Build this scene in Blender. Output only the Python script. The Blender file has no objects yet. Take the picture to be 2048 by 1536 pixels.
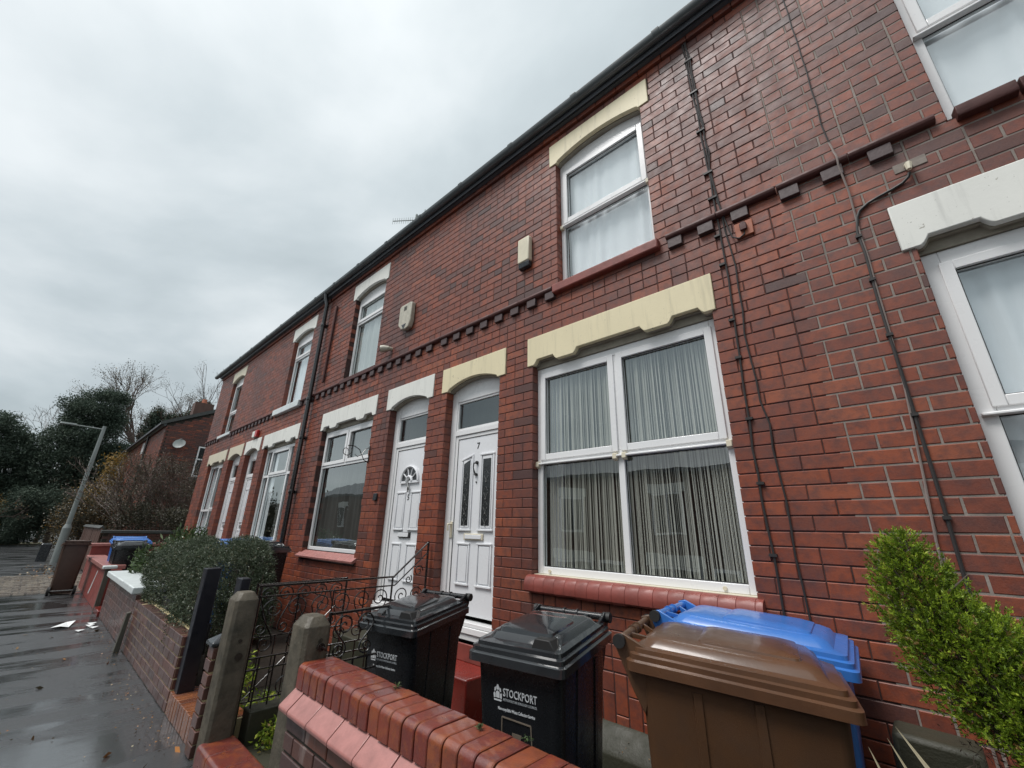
import bpy, bmesh, math, random
import numpy as np
from mathutils import Vector, Matrix, Euler
R_ = random.Random(7)
NR = np.random.RandomState(5)
SC = bpy.context.scene
COL = SC.collection
rad = math.radians

# ------------------------------------------------------------------ camera
F_PX = 830.58
RM = np.array([[0.73863946, -0.21048911, -0.64039526],
               [0.67378974, 0.2593872, 0.69190004],
               [0.0204729, -0.94255642, 0.33341902]])
CAM = np.array([0.0, -2.9, 1.5])
cd = bpy.data.cameras.new('camera')
cam = bpy.data.objects.new('camera', cd)
COL.objects.link(cam)
cd.sensor_width = 36.0
cd.lens = F_PX / 2048 * 36.0
cd.clip_start = 0.05
cd.clip_end = 900
rx, up, bk = RM[:, 0], -RM[:, 1], -RM[:, 2]
cam.matrix_world = Matrix(((rx[0], up[0], bk[0], CAM[0]), (rx[1], up[1], bk[1], CAM[1]),
                           (rx[2], up[2], bk[2], CAM[2]), (0, 0, 0, 1)))
SC.camera = cam


def proj(p):
    v = RM.T @ (np.array(p) - CAM)
    if v[2] < 0.05:
        return None
    return 1024 + F_PX * v[0] / v[2], 768 + F_PX * v[1] / v[2]


# ------------------------------------------------------------------ light
world = bpy.data.worlds.new('World')
SC.world = world
world.use_nodes = True
wt = world.node_tree
wt.nodes.clear()


def wn(t, **k):
    n = wt.nodes.new(t)
    for a, b in k.items():
        setattr(n, a, b)
    return n


SUN_EL, SUN_AZ = 62.0, -22.0     # elevation, azimuth from -Y towards +X
sky = wn('ShaderNodeTexSky', sky_type='NISHITA')
sky.sun_disc = False
sky.sun_elevation = rad(SUN_EL)
sky.sun_rotation = rad(180 - SUN_AZ)
tc = wn('ShaderNodeTexCoord')
sep = wn('ShaderNodeSeparateXYZ')
wt.links.new(tc.outputs['Generated'], sep.inputs[0])
mz = wn('ShaderNodeMath', operation='ADD'); mz.inputs[1].default_value = 0.28
ab = wn('ShaderNodeMath', operation='ABSOLUTE')
wt.links.new(sep.outputs['Z'], ab.inputs[0]); wt.links.new(ab.outputs[0], mz.inputs[0])
dv = wn('ShaderNodeVectorMath', operation='DIVIDE')
cb = wn('ShaderNodeCombineXYZ')
for i in range(3):
    wt.links.new(mz.outputs[0], cb.inputs[i])
wt.links.new(tc.outputs['Generated'], dv.inputs[0]); wt.links.new(cb.outputs[0], dv.inputs[1])
n1 = wn('ShaderNodeTexNoise'); n1.inputs['Scale'].default_value = 1.0; n1.inputs['Detail'].default_value = 7; n1.inputs['Roughness'].default_value = 0.5; n1.inputs['Distortion'].default_value = 0.35
mp = wn('ShaderNodeMapping'); mp.inputs['Location'].default_value = (0.4, 1.7, 0.2); mp.inputs['Scale'].default_value = (1, 1, 0.5)
wt.links.new(dv.outputs[0], mp.inputs[0]); wt.links.new(mp.outputs[0], n1.inputs['Vector'])
cr = wn('ShaderNodeValToRGB')
cr.color_ramp.elements[0].position = 0.36; cr.color_ramp.elements[0].color = (0.385, 0.438, 0.455, 1)
cr.color_ramp.elements[1].position = 0.62; cr.color_ramp.elements[1].color = (0.70, 0.74, 0.75, 1)
e = cr.color_ramp.elements.new(0.48); e.color = (0.505, 0.56, 0.578, 1)
wt.links.new(n1.outputs['Fac'], cr.inputs[0])
grd = wn('ShaderNodeMapRange'); grd.inputs['From Min'].default_value = 0.0; grd.inputs['From Max'].default_value = 1.0
grd.inputs['To Min'].default_value = 0.80; grd.inputs['To Max'].default_value = 1.12
wt.links.new(ab.outputs[0], grd.inputs[0])
SKYK = 6.6
mul = wn('ShaderNodeMixRGB', blend_type='MULTIPLY'); mul.inputs[0].default_value = 1
wt.links.new(cr.outputs[0], mul.inputs[1]); wt.links.new(grd.outputs[0], mul.inputs[2])
sc_ = wn('ShaderNodeVectorMath', operation='SCALE'); sc_.inputs['Scale'].default_value = SKYK
wt.links.new(mul.outputs[0], sc_.inputs[0])
mx = wn('ShaderNodeMixRGB'); mx.inputs[0].default_value = 0.94
wt.links.new(sky.outputs[0], mx.inputs[1]); wt.links.new(sc_.outputs[0], mx.inputs[2])
bg = wn('ShaderNodeBackground'); bg.inputs['Strength'].default_value = 0.1
wo = wn('ShaderNodeOutputWorld')
wt.links.new(mx.outputs[0], bg.inputs[0]); wt.links.new(bg.outputs[0], wo.inputs[0])

sl = bpy.data.lights.new('sun', 'SUN')
sl.energy = 1.5
sl.angle = rad(24)
sl.color = (1.0, 0.975, 0.95)
so = bpy.data.objects.new('sun', sl)
COL.objects.link(so)
d = Vector((math.sin(rad(SUN_AZ)) * math.cos(rad(SUN_EL)), -math.cos(rad(SUN_AZ)) * math.cos(rad(SUN_EL)), math.sin(rad(SUN_EL))))
so.rotation_euler = d.to_track_quat('Z', 'Y').to_euler()
SC.view_settings.view_transform = 'Standard'
SC.view_settings.look = 'None'
SC.view_settings.gamma = 1
SC.view_settings.use_curve_mapping = False
SC.view_settings.exposure = 0.98


# ------------------------------------------------------------------ materials
class NT:
    def __init__(s, name):
        s.m = bpy.data.materials.new(name)
        s.m.use_nodes = True
        s.t = s.m.node_tree
        s.t.nodes.clear()
        s.out = s.n('ShaderNodeOutputMaterial')
        s.pos = s.n('ShaderNodeNewGeometry').outputs['Position']

    def n(s, t, **k):
        n = s.t.nodes.new(t)
        for a, b in k.items():
            setattr(n, a, b)
        return n

    def l(s, a, b):
        s.t.links.new(a, b)

    def noise(s, scale, detail=3, rough=0.55, vec=None, stretch=None, dist=0):
        n = s.n('ShaderNodeTexNoise')
        n.inputs['Scale'].default_value = scale
        n.inputs['Detail'].default_value = detail
        n.inputs['Roughness'].default_value = rough
        n.inputs['Distortion'].default_value = dist
        v = vec or s.pos
        if stretch:
            m = s.n('ShaderNodeMapping')
            m.inputs['Scale'].default_value = stretch
            s.l(v, m.inputs[0])
            v = m.outputs[0]
        s.l(v, n.inputs['Vector'])
        return n.outputs['Fac']

    def ramp(s, fac, stops, interp='LINEAR'):
        r = s.n('ShaderNodeValToRGB')
        r.color_ramp.interpolation = interp
        els = r.color_ramp.elements
        while len(els) < len(stops):
            els.new(0.5)
        for e, (p, c) in zip(els, stops):
            e.position = p
            e.color = (c, c, c, 1) if isinstance(c, (int, float)) else (*c, 1)
        s.l(fac, r.inputs[0])
        return r.outputs[0]

    def mix(s, fac, a, b, mode='MIX'):
        m = s.n('ShaderNodeMixRGB', blend_type=mode)
        for i, v in ((0, fac), (1, a), (2, b)):
            if hasattr(v, 'links'):
                s.l(v, m.inputs[i])
            elif i == 0:
                m.inputs[0].default_value = v
            else:
                m.inputs[i].default_value = (v, v, v, 1) if isinstance(v, (int, float)) else (*v, 1)
        return m.outputs[0]

    def math(s, op, a, b=None, clamp=False):
        m = s.n('ShaderNodeMath', operation=op)
        m.use_clamp = clamp
        for i, v in ((0, a), (1, b)):
            if v is None:
                continue
            if hasattr(v, 'links'):
                s.l(v, m.inputs[i])
            else:
                m.inputs[i].default_value = v
        return m.outputs[0]

    def bump(s, h, strength, dist=0.01):
        b = s.n('ShaderNodeBump')
        b.inputs['Strength'].default_value = strength
        b.inputs['Distance'].default_value = dist
        s.l(h, b.inputs['Height'])
        return b.outputs[0]

    def bsdf(s, col, rough, normal=None, metal=0, coat=0, coatr=0.1, spec=0.5):
        p = s.n('ShaderNodeBsdfPrincipled')
        for k, v in (('Base Color', col), ('Roughness', rough), ('Metallic', metal), ('Coat Weight', coat), ('Coat Roughness', coatr), ('Specular IOR Level', spec)):
            if hasattr(v, 'links'):
                s.l(v, p.inputs[k])
            elif k == 'Base Color':
                p.inputs[k].default_value = (*v, 1)
            else:
                p.inputs[k].default_value = v
        if normal is not None:
            s.l(normal, p.inputs['Normal'])
        s.l(p.outputs[0], s.out.inputs[0])
        return p


def mat_brick(name, stops, src='attr', rough=(0.28, 0.55), coat=0.25, coatr=0.18, mott=0.35, salt=0.0, worn=0.0):
    t = NT(name)
    if src == 'attr':
        a = t.n('ShaderNodeAttribute', attribute_name='tint')
        fac = a.outputs['Fac']
    else:
        o = t.n('ShaderNodeObjectInfo')
        sp = t.n('ShaderNodeSeparateColor')
        t.l(o.outputs['Color'], sp.inputs[0])
        fac = sp.outputs[0]
    c = t.ramp(fac, stops)
    big = t.noise(1.1, 4, 0.6, stretch=(1, 1, 0.35))
    med = t.noise(16, 4, 0.65)
    fine = t.noise(150, 3, 0.6)
    c = t.mix(t.ramp(big, [(0.38, 0.0), (0.7, mott)]), c, (0.05, 0.03, 0.032))
    c = t.mix(t.ramp(med, [(0.42, 0.0), (0.72, mott * 1.3)]), c, (0.06, 0.028, 0.028))
    c = t.mix(t.ramp(fine, [(0.3, 0.0), (0.8, 0.25)]), c, (0.25, 0.10, 0.07))
    if salt:
        sn = t.noise(5, 5, 0.7, stretch=(1, 1, 0.3))
        c = t.mix(t.ramp(sn, [(0.52, 0.0), (0.7, salt)]), c, (0.36, 0.30, 0.28))
    if worn:
        wn_ = t.noise(13, 6, 0.72)
        c = t.mix(t.ramp(wn_, [(0.50, 0.0), (0.60, worn)]), c, (0.30, 0.085, 0.022))
        mo = t.noise(24, 5, 0.75)
        c = t.mix(t.ramp(mo, [(0.60, 0.0), (0.70, worn)]), c, (0.05, 0.035, 0.018))
    r = t.ramp(t.noise(9, 3, 0.6), [(0.3, rough[0]), (0.7, rough[1])])
    b = t.bump(t.mix(0.5, med, fine), 0.28 + worn * .5, 0.006)
    t.bsdf(c, r, b, coat=coat, coatr=coatr)
    return t.m


def mat_simple(name, col, rough=0.5, var=0.25, scale=8, col2=None, bump=0.0, bscale=60, metal=0, coat=0, coatr=0.1, streak=0, spec=0.5):
    t = NT(name)
    n = t.noise(scale, 4, 0.6, stretch=(1, 1, 0.25) if streak else None)
    c2 = col2 or tuple(x * (1 - var * 1.6) for x in col)
    c = t.mix(t.ramp(n, [(0.3, 0.0), (0.75, var if col2 is None else 1.0)]), col, c2)
    if col2 is None and var:
        c = t.mix(t.ramp(n, [(0.35, 0.0), (0.75, 1.0)]), col, tuple(x * (1 - var) for x in col))
    nb = t.noise(bscale, 3, 0.6)
    r = t.ramp(t.noise(scale * 2, 3), [(0.3, max(0.02, rough - 0.08)), (0.7, min(1, rough + 0.1))])
    t.bsdf(c, r, t.bump(nb, bump, 0.004) if bump else None, metal=metal, coat=coat, coatr=coatr, spec=spec)
    return t.m


def mat_paint(name, col, under=(0.30, 0.27, 0.20)):
    t = NT(name)
    big = t.noise(2.2, 4, 0.6, stretch=(1, 1, .5))
    c = t.mix(t.ramp(big, [(.35, 0.0), (.75, .35)]), col, tuple(x * .72 for x in col))
    drip = t.noise(11, 4, 0.65, stretch=(1.6, 1, .12))
    c = t.mix(t.ramp(drip, [(.52, 0.0), (.75, .45)]), c, tuple(x * .5 for x in col))
    fl = t.noise(9, 6, 0.72)
    fm = t.ramp(fl, [(.655, 0.0), (.67, 1.0)])
    c = t.mix(fm, c, under)
    sp = t.noise(70, 2, 0.5)
    c = t.mix(t.ramp(sp, [(.70, 0.0), (.76, .6)]), c, (.12, .11, .08))
    b = t.bump(t.mix(.6, t.noise(40, 4, .6), fm), 0.35, 0.005)
    t.bsdf(c, .55, b)
    return t.m


def mat_leaf(name, stops, rough=0.35, trans=0.2):
    t = NT(name)
    a = t.n('ShaderNodeAttribute', attribute_name='tint')
    c = t.ramp(a.outputs['Fac'], stops)
    p = t.bsdf(c, rough)
    tr = t.n('ShaderNodeBsdfTranslucent')
    t.l(c, tr.inputs[0])
    ms = t.n('ShaderNodeMixShader')
    ms.inputs[0].default_value = trans
    t.l(p.outputs[0], ms.inputs[1]); t.l(tr.outputs[0], ms.inputs[2]); t.l(ms.outputs[0], t.out.inputs[0])
    return t.m


def mat_glass(name, tint=(0.82, 0.88, 0.87), refl=1.35, rough=0.0, wav=0.25, base=0.03):
    t = NT(name)
    gm = t.n('ShaderNodeNewGeometry')
    dt = t.n('ShaderNodeVectorMath', operation='DOT_PRODUCT')
    t.l(gm.outputs['Normal'], dt.inputs[0]); t.l(gm.outputs['Incoming'], dt.inputs[1])
    om = t.math('SUBTRACT', 1.0, t.math('ABSOLUTE', dt.outputs['Value']))
    f = t.math('ADD', t.math('MULTIPLY', t.math('POWER', om, 4.0), refl * .62), base, True)
    tr = t.n('ShaderNodeBsdfTransparent'); tr.inputs[0].default_value = (*tint, 1)
    gl = t.n('ShaderNodeBsdfGlossy'); gl.inputs['Roughness'].default_value = rough
    gl.inputs[0].default_value = (0.84, 0.90, 0.91, 1)
    if wav:
        t.l(t.bump(t.noise(1.6, 2), wav, 0.01), gl.inputs['Normal'])
    ms = t.n('ShaderNodeMixShader')
    t.l(f, ms.inputs[0]); t.l(tr.outputs[0], ms.inputs[1]); t.l(gl.outputs[0], ms.inputs[2]); t.l(ms.outputs[0], t.out.inputs[0])
    return t.m


RED = [(0.0, (0.055, 0.026, 0.024)), (0.2, (0.115, 0.034, 0.020)), (0.45, (0.215, 0.042, 0.016)), (0.75, (0.285, 0.058, 0.018)), (1.0, (0.37, 0.090, 0.030))]
WETRED = [(0.0, (0.13, 0.018, 0.013)), (0.5, (0.19, 0.026, 0.015)), (0.8, (0.24, 0.045, 0.017)), (1.0, (0.29, 0.07, 0.02))]
PURP = [(0.0, (0.035, 0.022, 0.022)), (0.5, (0.085, 0.038, 0.030)), (1.0, (0.15, 0.055, 0.035))]
DARKB = [(0.0, (0.03, 0.022, 0.025)), (0.5, (0.075, 0.035, 0.028)), (1.0, (0.20, 0.06, 0.03))]
M = {}
M['brick_s'] = mat_brick('red_brick_joined', RED, 'attr', (0.42, 0.66), 0.06, 0.2, 0.62)
M['brick_i'] = mat_brick('red_brick', RED, 'obj', (0.42, 0.66), 0.06, 0.2, 0.62)
M['cop_i'] = mat_brick('glazed_coping_brick', WETRED, 'obj', (0.25, 0.5), 0.55, 0.06, 0.4, worn=0.45)
M['gw_s'] = mat_brick('garden_brick_joined', PURP, 'attr', (0.25, 0.5), 0.3, 0.2, 0.4)
M['gw_i'] = mat_brick('garden_brick', PURP, 'obj', (0.25, 0.5), 0.3, 0.2, 0.4)
M['gwo_i'] = mat_brick('orange_wet_brick', [(0, (0.07, 0.03, 0.02)), (0.5, (0.20, 0.065, 0.025)), (1, (0.30, 0.11, 0.04))], 'obj', (0.15, 0.4), 0.5, 0.12, 0.35)
M['dk_i'] = mat_brick('salty_brick', DARKB, 'obj', (0.3, 0.55), 0.2, 0.2, 0.4, 0.75)
M['mortar_red'] = mat_simple('dark_mortar', (0.06, 0.028, 0.024), 0.8, 0.5, 12, bump=0.4)
M['mortar_grey'] = mat_simple('grey_mortar', (0.29, 0.25, 0.22), 0.85, 0.5, 7, bump=0.5)
M['mortar_yel'] = mat_simple('buff_mortar', (0.52, 0.43, 0.24), 0.85, 0.5, 9, bump=0.5)
M['mortar_dk'] = mat_simple('black_mortar', (0.035, 0.03, 0.022), 0.8, 0.5, 12, bump=0.5)
M['cream'] = mat_paint('cream_paint', (0.78, 0.69, 0.46))
M['cream2'] = mat_paint('pale_cream_paint', (0.64, 0.59, 0.46))
M['whitepaint'] = mat_paint('white_masonry_paint', (0.78, 0.78, 0.73), (.4, .38, .33))
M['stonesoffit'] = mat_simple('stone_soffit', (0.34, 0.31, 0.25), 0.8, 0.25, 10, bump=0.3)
M['upvc'] = mat_simple('white_frame', (0.80, 0.80, 0.80), 0.28, 0.05, 3, coat=0.2)
M['upvc2'] = mat_simple('white_door', (0.78, 0.79, 0.81), 0.22, 0.04, 3, coat=0.3)
M['creamtrim'] = mat_simple('yellowed_trim', (0.68, 0.62, 0.48), 0.4, 0.1, 5)
M['gasket'] = mat_simple('black_gasket', (0.02, 0.02, 0.02), 0.5, 0.1)
M['glass'] = mat_glass('window_glass', (0.95, 0.985, 0.975), 1.3, 0.0, 0.25, 0.24)
M['glass_grey'] = mat_glass('fanlight_glass', (0.55, 0.6, 0.6), 1.5, 0.12, 0.1, 0.16)
M['pinksill'] = mat_simple('pink_red_paint', (0.25, 0.058, 0.044), 0.5, 0.4, 7, bump=0.25, coat=0.08, coatr=0.2)
M['pinktile'] = mat_simple('pink_plinth_paint', (0.42, 0.18, 0.16), 0.40, 0.3, 14, bump=0.2, coat=0.3, coatr=0.12)
M['redstep'] = mat_simple('red_step_paint', (0.24, 0.028, 0.02), 0.22, 0.3, 6, bump=0.12, coat=0.7, coatr=0.08)
M['redrender'] = mat_simple('faded_red_wall_paint', (0.27, 0.06, 0.05), 0.45, 0.35, 4, bump=0.3)
M['darkbrickmold'] = mat_simple('dark_red_moulding', (0.085, 0.024, 0.020), 0.6, 0.35, 9, bump=0.3)
M['dentil'] = mat_simple('dark_dentil_brick', (0.075, 0.045, 0.045), 0.5, 0.3, 14, bump=0.3)
M['gutter'] = mat_simple('dark_grey_gutter', (0.10, 0.115, 0.12), 0.35, 0.3, 5, coat=0.2)
M['fascia'] = mat_simple('blackened_fascia', (0.095, 0.11, 0.125), 0.5, 0.3, 5)
M['blackpipe'] = mat_simple('black_downpipe', (0.018, 0.018, 0.019), 0.22, 0.2, 5, coat=0.4)
M['cable'] = mat_simple('black_cable', (0.028, 0.024, 0.023), 0.55, 0.2)
M['cableg'] = mat_simple('grey_cable', (0.24, 0.19, 0.17), 0.5, 0.2)
M['slate'] = mat_simple('roof_slate', (0.07, 0.075, 0.085), 0.4, 0.3, 6, bump=0.2)
M['binblack'] = mat_simple('black_bin_plastic', (0.013, 0.014, 0.016), 0.26, 0.2, 14, bump=0.12, bscale=500)
M['binlid'] = mat_simple('wet_black_bin_lid', (0.022, 0.025, 0.028), 0.10, 0.25, 10, bump=0.05, bscale=120, coat=0.4, coatr=0.03)
M['binbrown'] = mat_simple('brown_bin_plastic', (0.092, 0.046, 0.023), 0.42, 0.3, 6, bump=0.2, bscale=450)
M['binbrownlid'] = mat_simple('wet_brown_bin_lid', (0.110, 0.052, 0.026), 0.32, 0.4, 5, bump=0.10, bscale=100, coat=0.30, coatr=0.10)
M['binblue'] = mat_simple('blue_bin_plastic', (0.035, 0.16, 0.50), 0.34, 0.15, 8, bump=0.08, bscale=120, coat=0.3, coatr=0.12)
M['binbrownold'] = mat_simple('faded_dark_brown_plastic', (0.075, 0.042, 0.03), 0.4, 0.2, 10)
M['rubber'] = mat_simple('black_rubber', (0.015, 0.015, 0.015), 0.6, 0.2)
M['print'] = mat_simple('white_print', (0.62, 0.64, 0.66), 0.5, 0.05)
M['printg'] = mat_simple('grey_print', (0.35, 0.37, 0.39), 0.5, 0.05)
M['tanpaint'] = mat_simple('tan_paint', (0.16, 0.13, 0.10), 0.6, 0.3, 40)
M['iron'] = mat_simple('black_painted_iron', (0.018, 0.014, 0.013), 0.22, 0.3, 20, coat=0.5, coatr=0.08, bump=0.2)
M['stonepost'] = mat_simple('mossy_stone', (0.115, 0.098, 0.072), 0.6, 0.5, 9, col2=(0.035, 0.032, 0.022), bump=1.0, bscale=45)
M['navywood'] = mat_simple('navy_black_timber', (0.010, 0.011, 0.018), 0.35, 0.3, 8, streak=1, bump=0.3)
M['greywood'] = mat_simple('weathered_timber', (0.10, 0.095, 0.075), 0.7, 0.5, 8, streak=1, bump=0.6)
M['concrete'] = mat_simple('mossy_concrete', (0.036, 0.034, 0.021), 0.6, 0.5, 6, col2=(0.022, 0.023, 0.012), bump=0.7, bscale=60)
M['whitestone'] = mat_simple('white_coping_paint', (0.66, 0.71, 0.71), 0.35, 0.15, 6, bump=0.4, bscale=25)
M['ironred'] = mat_simple('red_iron_grille', (0.16, 0.05, 0.045), 0.35, 0.3, 12)
M['paper'] = mat_simple('white_paper', (0.75, 0.77, 0.77), 0.6, 0.1)
M['terracotta'] = mat_simple('terracotta', (0.40, 0.13, 0.07), 0.6, 0.2, 8)
M['cambox'] = mat_simple('cream_plastic', (0.72, 0.66, 0.5), 0.4, 0.12, 8)
M['dirtybox'] = mat_simple('dirty_cream_plastic', (0.52, 0.49, 0.40), 0.45, 0.3, 14)
M['darkplastic'] = mat_simple('dark_plastic', (0.03, 0.035, 0.04), 0.25, 0.2)
M['redplastic'] = mat_simple('red_plastic', (0.45, 0.02, 0.02), 0.35, 0.1)
M['bark'] = mat_simple('bark', (0.075, 0.055, 0.042), 0.8, 0.4, 12, bump=0.6)
M['barkpale'] = mat_simple('pale_bark', (0.14, 0.11, 0.09), 0.8, 0.4, 12, bump=0.6)
M['deadleaf'] = mat_simple('dried_leaf', (0.22, 0.19, 0.12), 0.6, 0.3, 20)
M['twig'] = mat_simple('twigs', (0.10, 0.068, 0.056), 0.7, 0.3, 12)
M['lamppost'] = mat_simple('galvanised_post', (0.27, 0.30, 0.29), 0.45, 0.35, 4, streak=1)
M['room'] = mat_simple('room_wall', (0.35, 0.33, 0.30), 0.9, 0.1)
M['curt_w'] = mat_simple('white_net_curtain', (0.88, 0.88, 0.92), 0.9, 0.05, 5)
M['curt_p'] = mat_simple('pale_grey_blind', (0.50, 0.51, 0.50), 0.9, 0.06, 5)
M['curt_g'] = mat_simple('grey_net_curtain', (0.085, 0.085, 0.08), 0.9, 0.5, 3, streak=1)
M['curt_s'] = mat_simple('string_curtain', (0.56, 0.54, 0.48), 0.8, 0.3, 4, streak=1)
M['curt_d'] = mat_simple('taupe_curtain', (0.14, 0.13, 0.12), 0.9, 0.3, 4, streak=1)
M['stainedg'] = mat_simple('lead_glass', (0.035, 0.04, 0.042), 0.12, 0.5, 30, bump=0.4, bscale=50, coat=0.5)
M['lead'] = mat_simple('silver_lead_came', (0.35, 0.35, 0.34), 0.3, 0.2, metal=0.6)
M['brownwood'] = mat_simple('red_brown_fence', (0.11, 0.055, 0.04), 0.6, 0.4, 5, streak=1, bump=0.5)
M['darkcoping'] = mat_simple('dark_coping_stone', (0.06, 0.065, 0.062), 0.5, 0.3, 6, bump=0.4)
M['soil'] = mat_simple('wet_soil', (0.035, 0.025, 0.016), 0.7, 0.5, 15, bump=0.8)
M['creamwood'] = mat_simple('cream_window_wood', (0.6, 0.55, 0.4), 0.5, 0.1)
M['leaf_hedge'] = mat_leaf('hedge_leaf', [(0, (0.03, 0.042, 0.020)), (0.5, (0.08, 0.11, 0.065)), (0.85, (0.15, 0.185, 0.13)), (1, (0.22, 0.19, 0.11))], 0.42, 0.25)
M['leaf_shrub'] = mat_leaf('conifer_leaf', [(0, (0.05, 0.08, 0.010)), (0.45, (0.17, 0.27, 0.020)), (0.8, (0.40, 0.52, 0.045)), (0.9, (0.50, 0.58, 0.08)), (1, (0.28, 0.18, 0.06))], 0.5, 0.35)
M['leaf_dark'] = mat_leaf('evergreen_leaf', [(0, (0.026, 0.042, 0.030)), (0.6, (0.052, 0.080, 0.055)), (1, (0.095, 0.125, 0.088))], 0.8, 0.15)
M['leaf_mid'] = mat_leaf('bay_leaf', [(0, (0.02, 0.035, 0.012)), (0.6, (0.06, 0.10, 0.035)), (1, (0.13, 0.17, 0.07))], 0.3, 0.2)
M['leaf_brown'] = mat_leaf('mixed_autumn_leaf', [(0, (0.025, 0.028, 0.015)), (0.6, (0.07, 0.06, 0.035)), (0.9, (0.13, 0.10, 0.05)), (1, (0.34, 0.18, 0.03))], 0.5, 0.2)
M['leaf_gold'] = mat_leaf('golden_leaf', [(0, (0.10, 0.08, 0.02)), (1, (0.42, 0.25, 0.05))], 0.5, 0.3)
M['leaf_litter'] = mat_leaf('fallen_leaf', [(0, (0.06, 0.05, 0.025)), (0.6, (0.25, 0.14, 0.05)), (0.85, (0.45, 0.18, 0.05)), (1, (0.5, 0.45, 0.3))], 0.5, 0.0)


def mat_tarmac():
    t = NT('wet_tarmac')
    fine = t.noise(260, 3, 0.7)
    med = t.noise(45, 4, 0.7)
    big = t.noise(0.9, 5, 0.65, stretch=(1.0, 2.2, 1))
    rip = t.noise(1.0, 4, 0.6, stretch=(2.6, 0.55, 1), dist=0.6)
    c = t.mix(t.ramp(fine, [(0.35, 0.0), (0.7, 1.0)]), (0.026, 0.028, 0.030), (0.062, 0.065, 0.068))
    c = t.mix(t.ramp(big, [(0.35, 0.0), (0.7, 0.5)]), c, (0.032, 0.034, 0.036))
    wet = t.ramp(rip, [(0.43, 1.0), (0.55, 0.0)])
    r = t.mix(wet, t.ramp(big, [(0.3, 0.34), (0.7, 0.52)]), 0.12)
    h = t.mix(0.5, fine, med)
    st = t.n('ShaderNodeBump'); st.inputs['Distance'].default_value = 0.004
    t.l(t.mix(wet, 1.0, 0.25), st.inputs['Strength']); t.l(h, st.inputs['Height'])
    b2 = t.n('ShaderNodeBump'); b2.inputs['Distance'].default_value = 0.03; b2.inputs['Strength'].default_value = 0.25
    t.l(rip, b2.inputs['Height']); t.l(st.outputs[0], b2.inputs['Normal'])
    t.bsdf(c, r, b2.outputs[0], coat=t.mix(wet, 0.22, 0.9), coatr=t.mix(wet, 0.24, 0.10), spec=0.7)
    return t.m


M['tarmac'] = mat_tarmac()
M['sett'] = mat_brick('stone_sett', [(0, (0.14, 0.13, 0.11)), (0.5, (0.24, 0.22, 0.18)), (1, (0.34, 0.31, 0.25))], 'attr', (0.2, 0.4), 0.4, 0.15, 0.2)
M['grass'] = mat_simple('rough_grass', (0.07, 0.08, 0.03), 0.8, 0.5, 3, col2=(0.12, 0.09, 0.05), bump=0.8, bscale=10)


# ------------------------------------------------------------------ mesh builder
def root_loc(o):
    v = Vector((0, 0, 0))
    while o is not None:
        v = v + o.location
        o = o.parent
    return v


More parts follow.
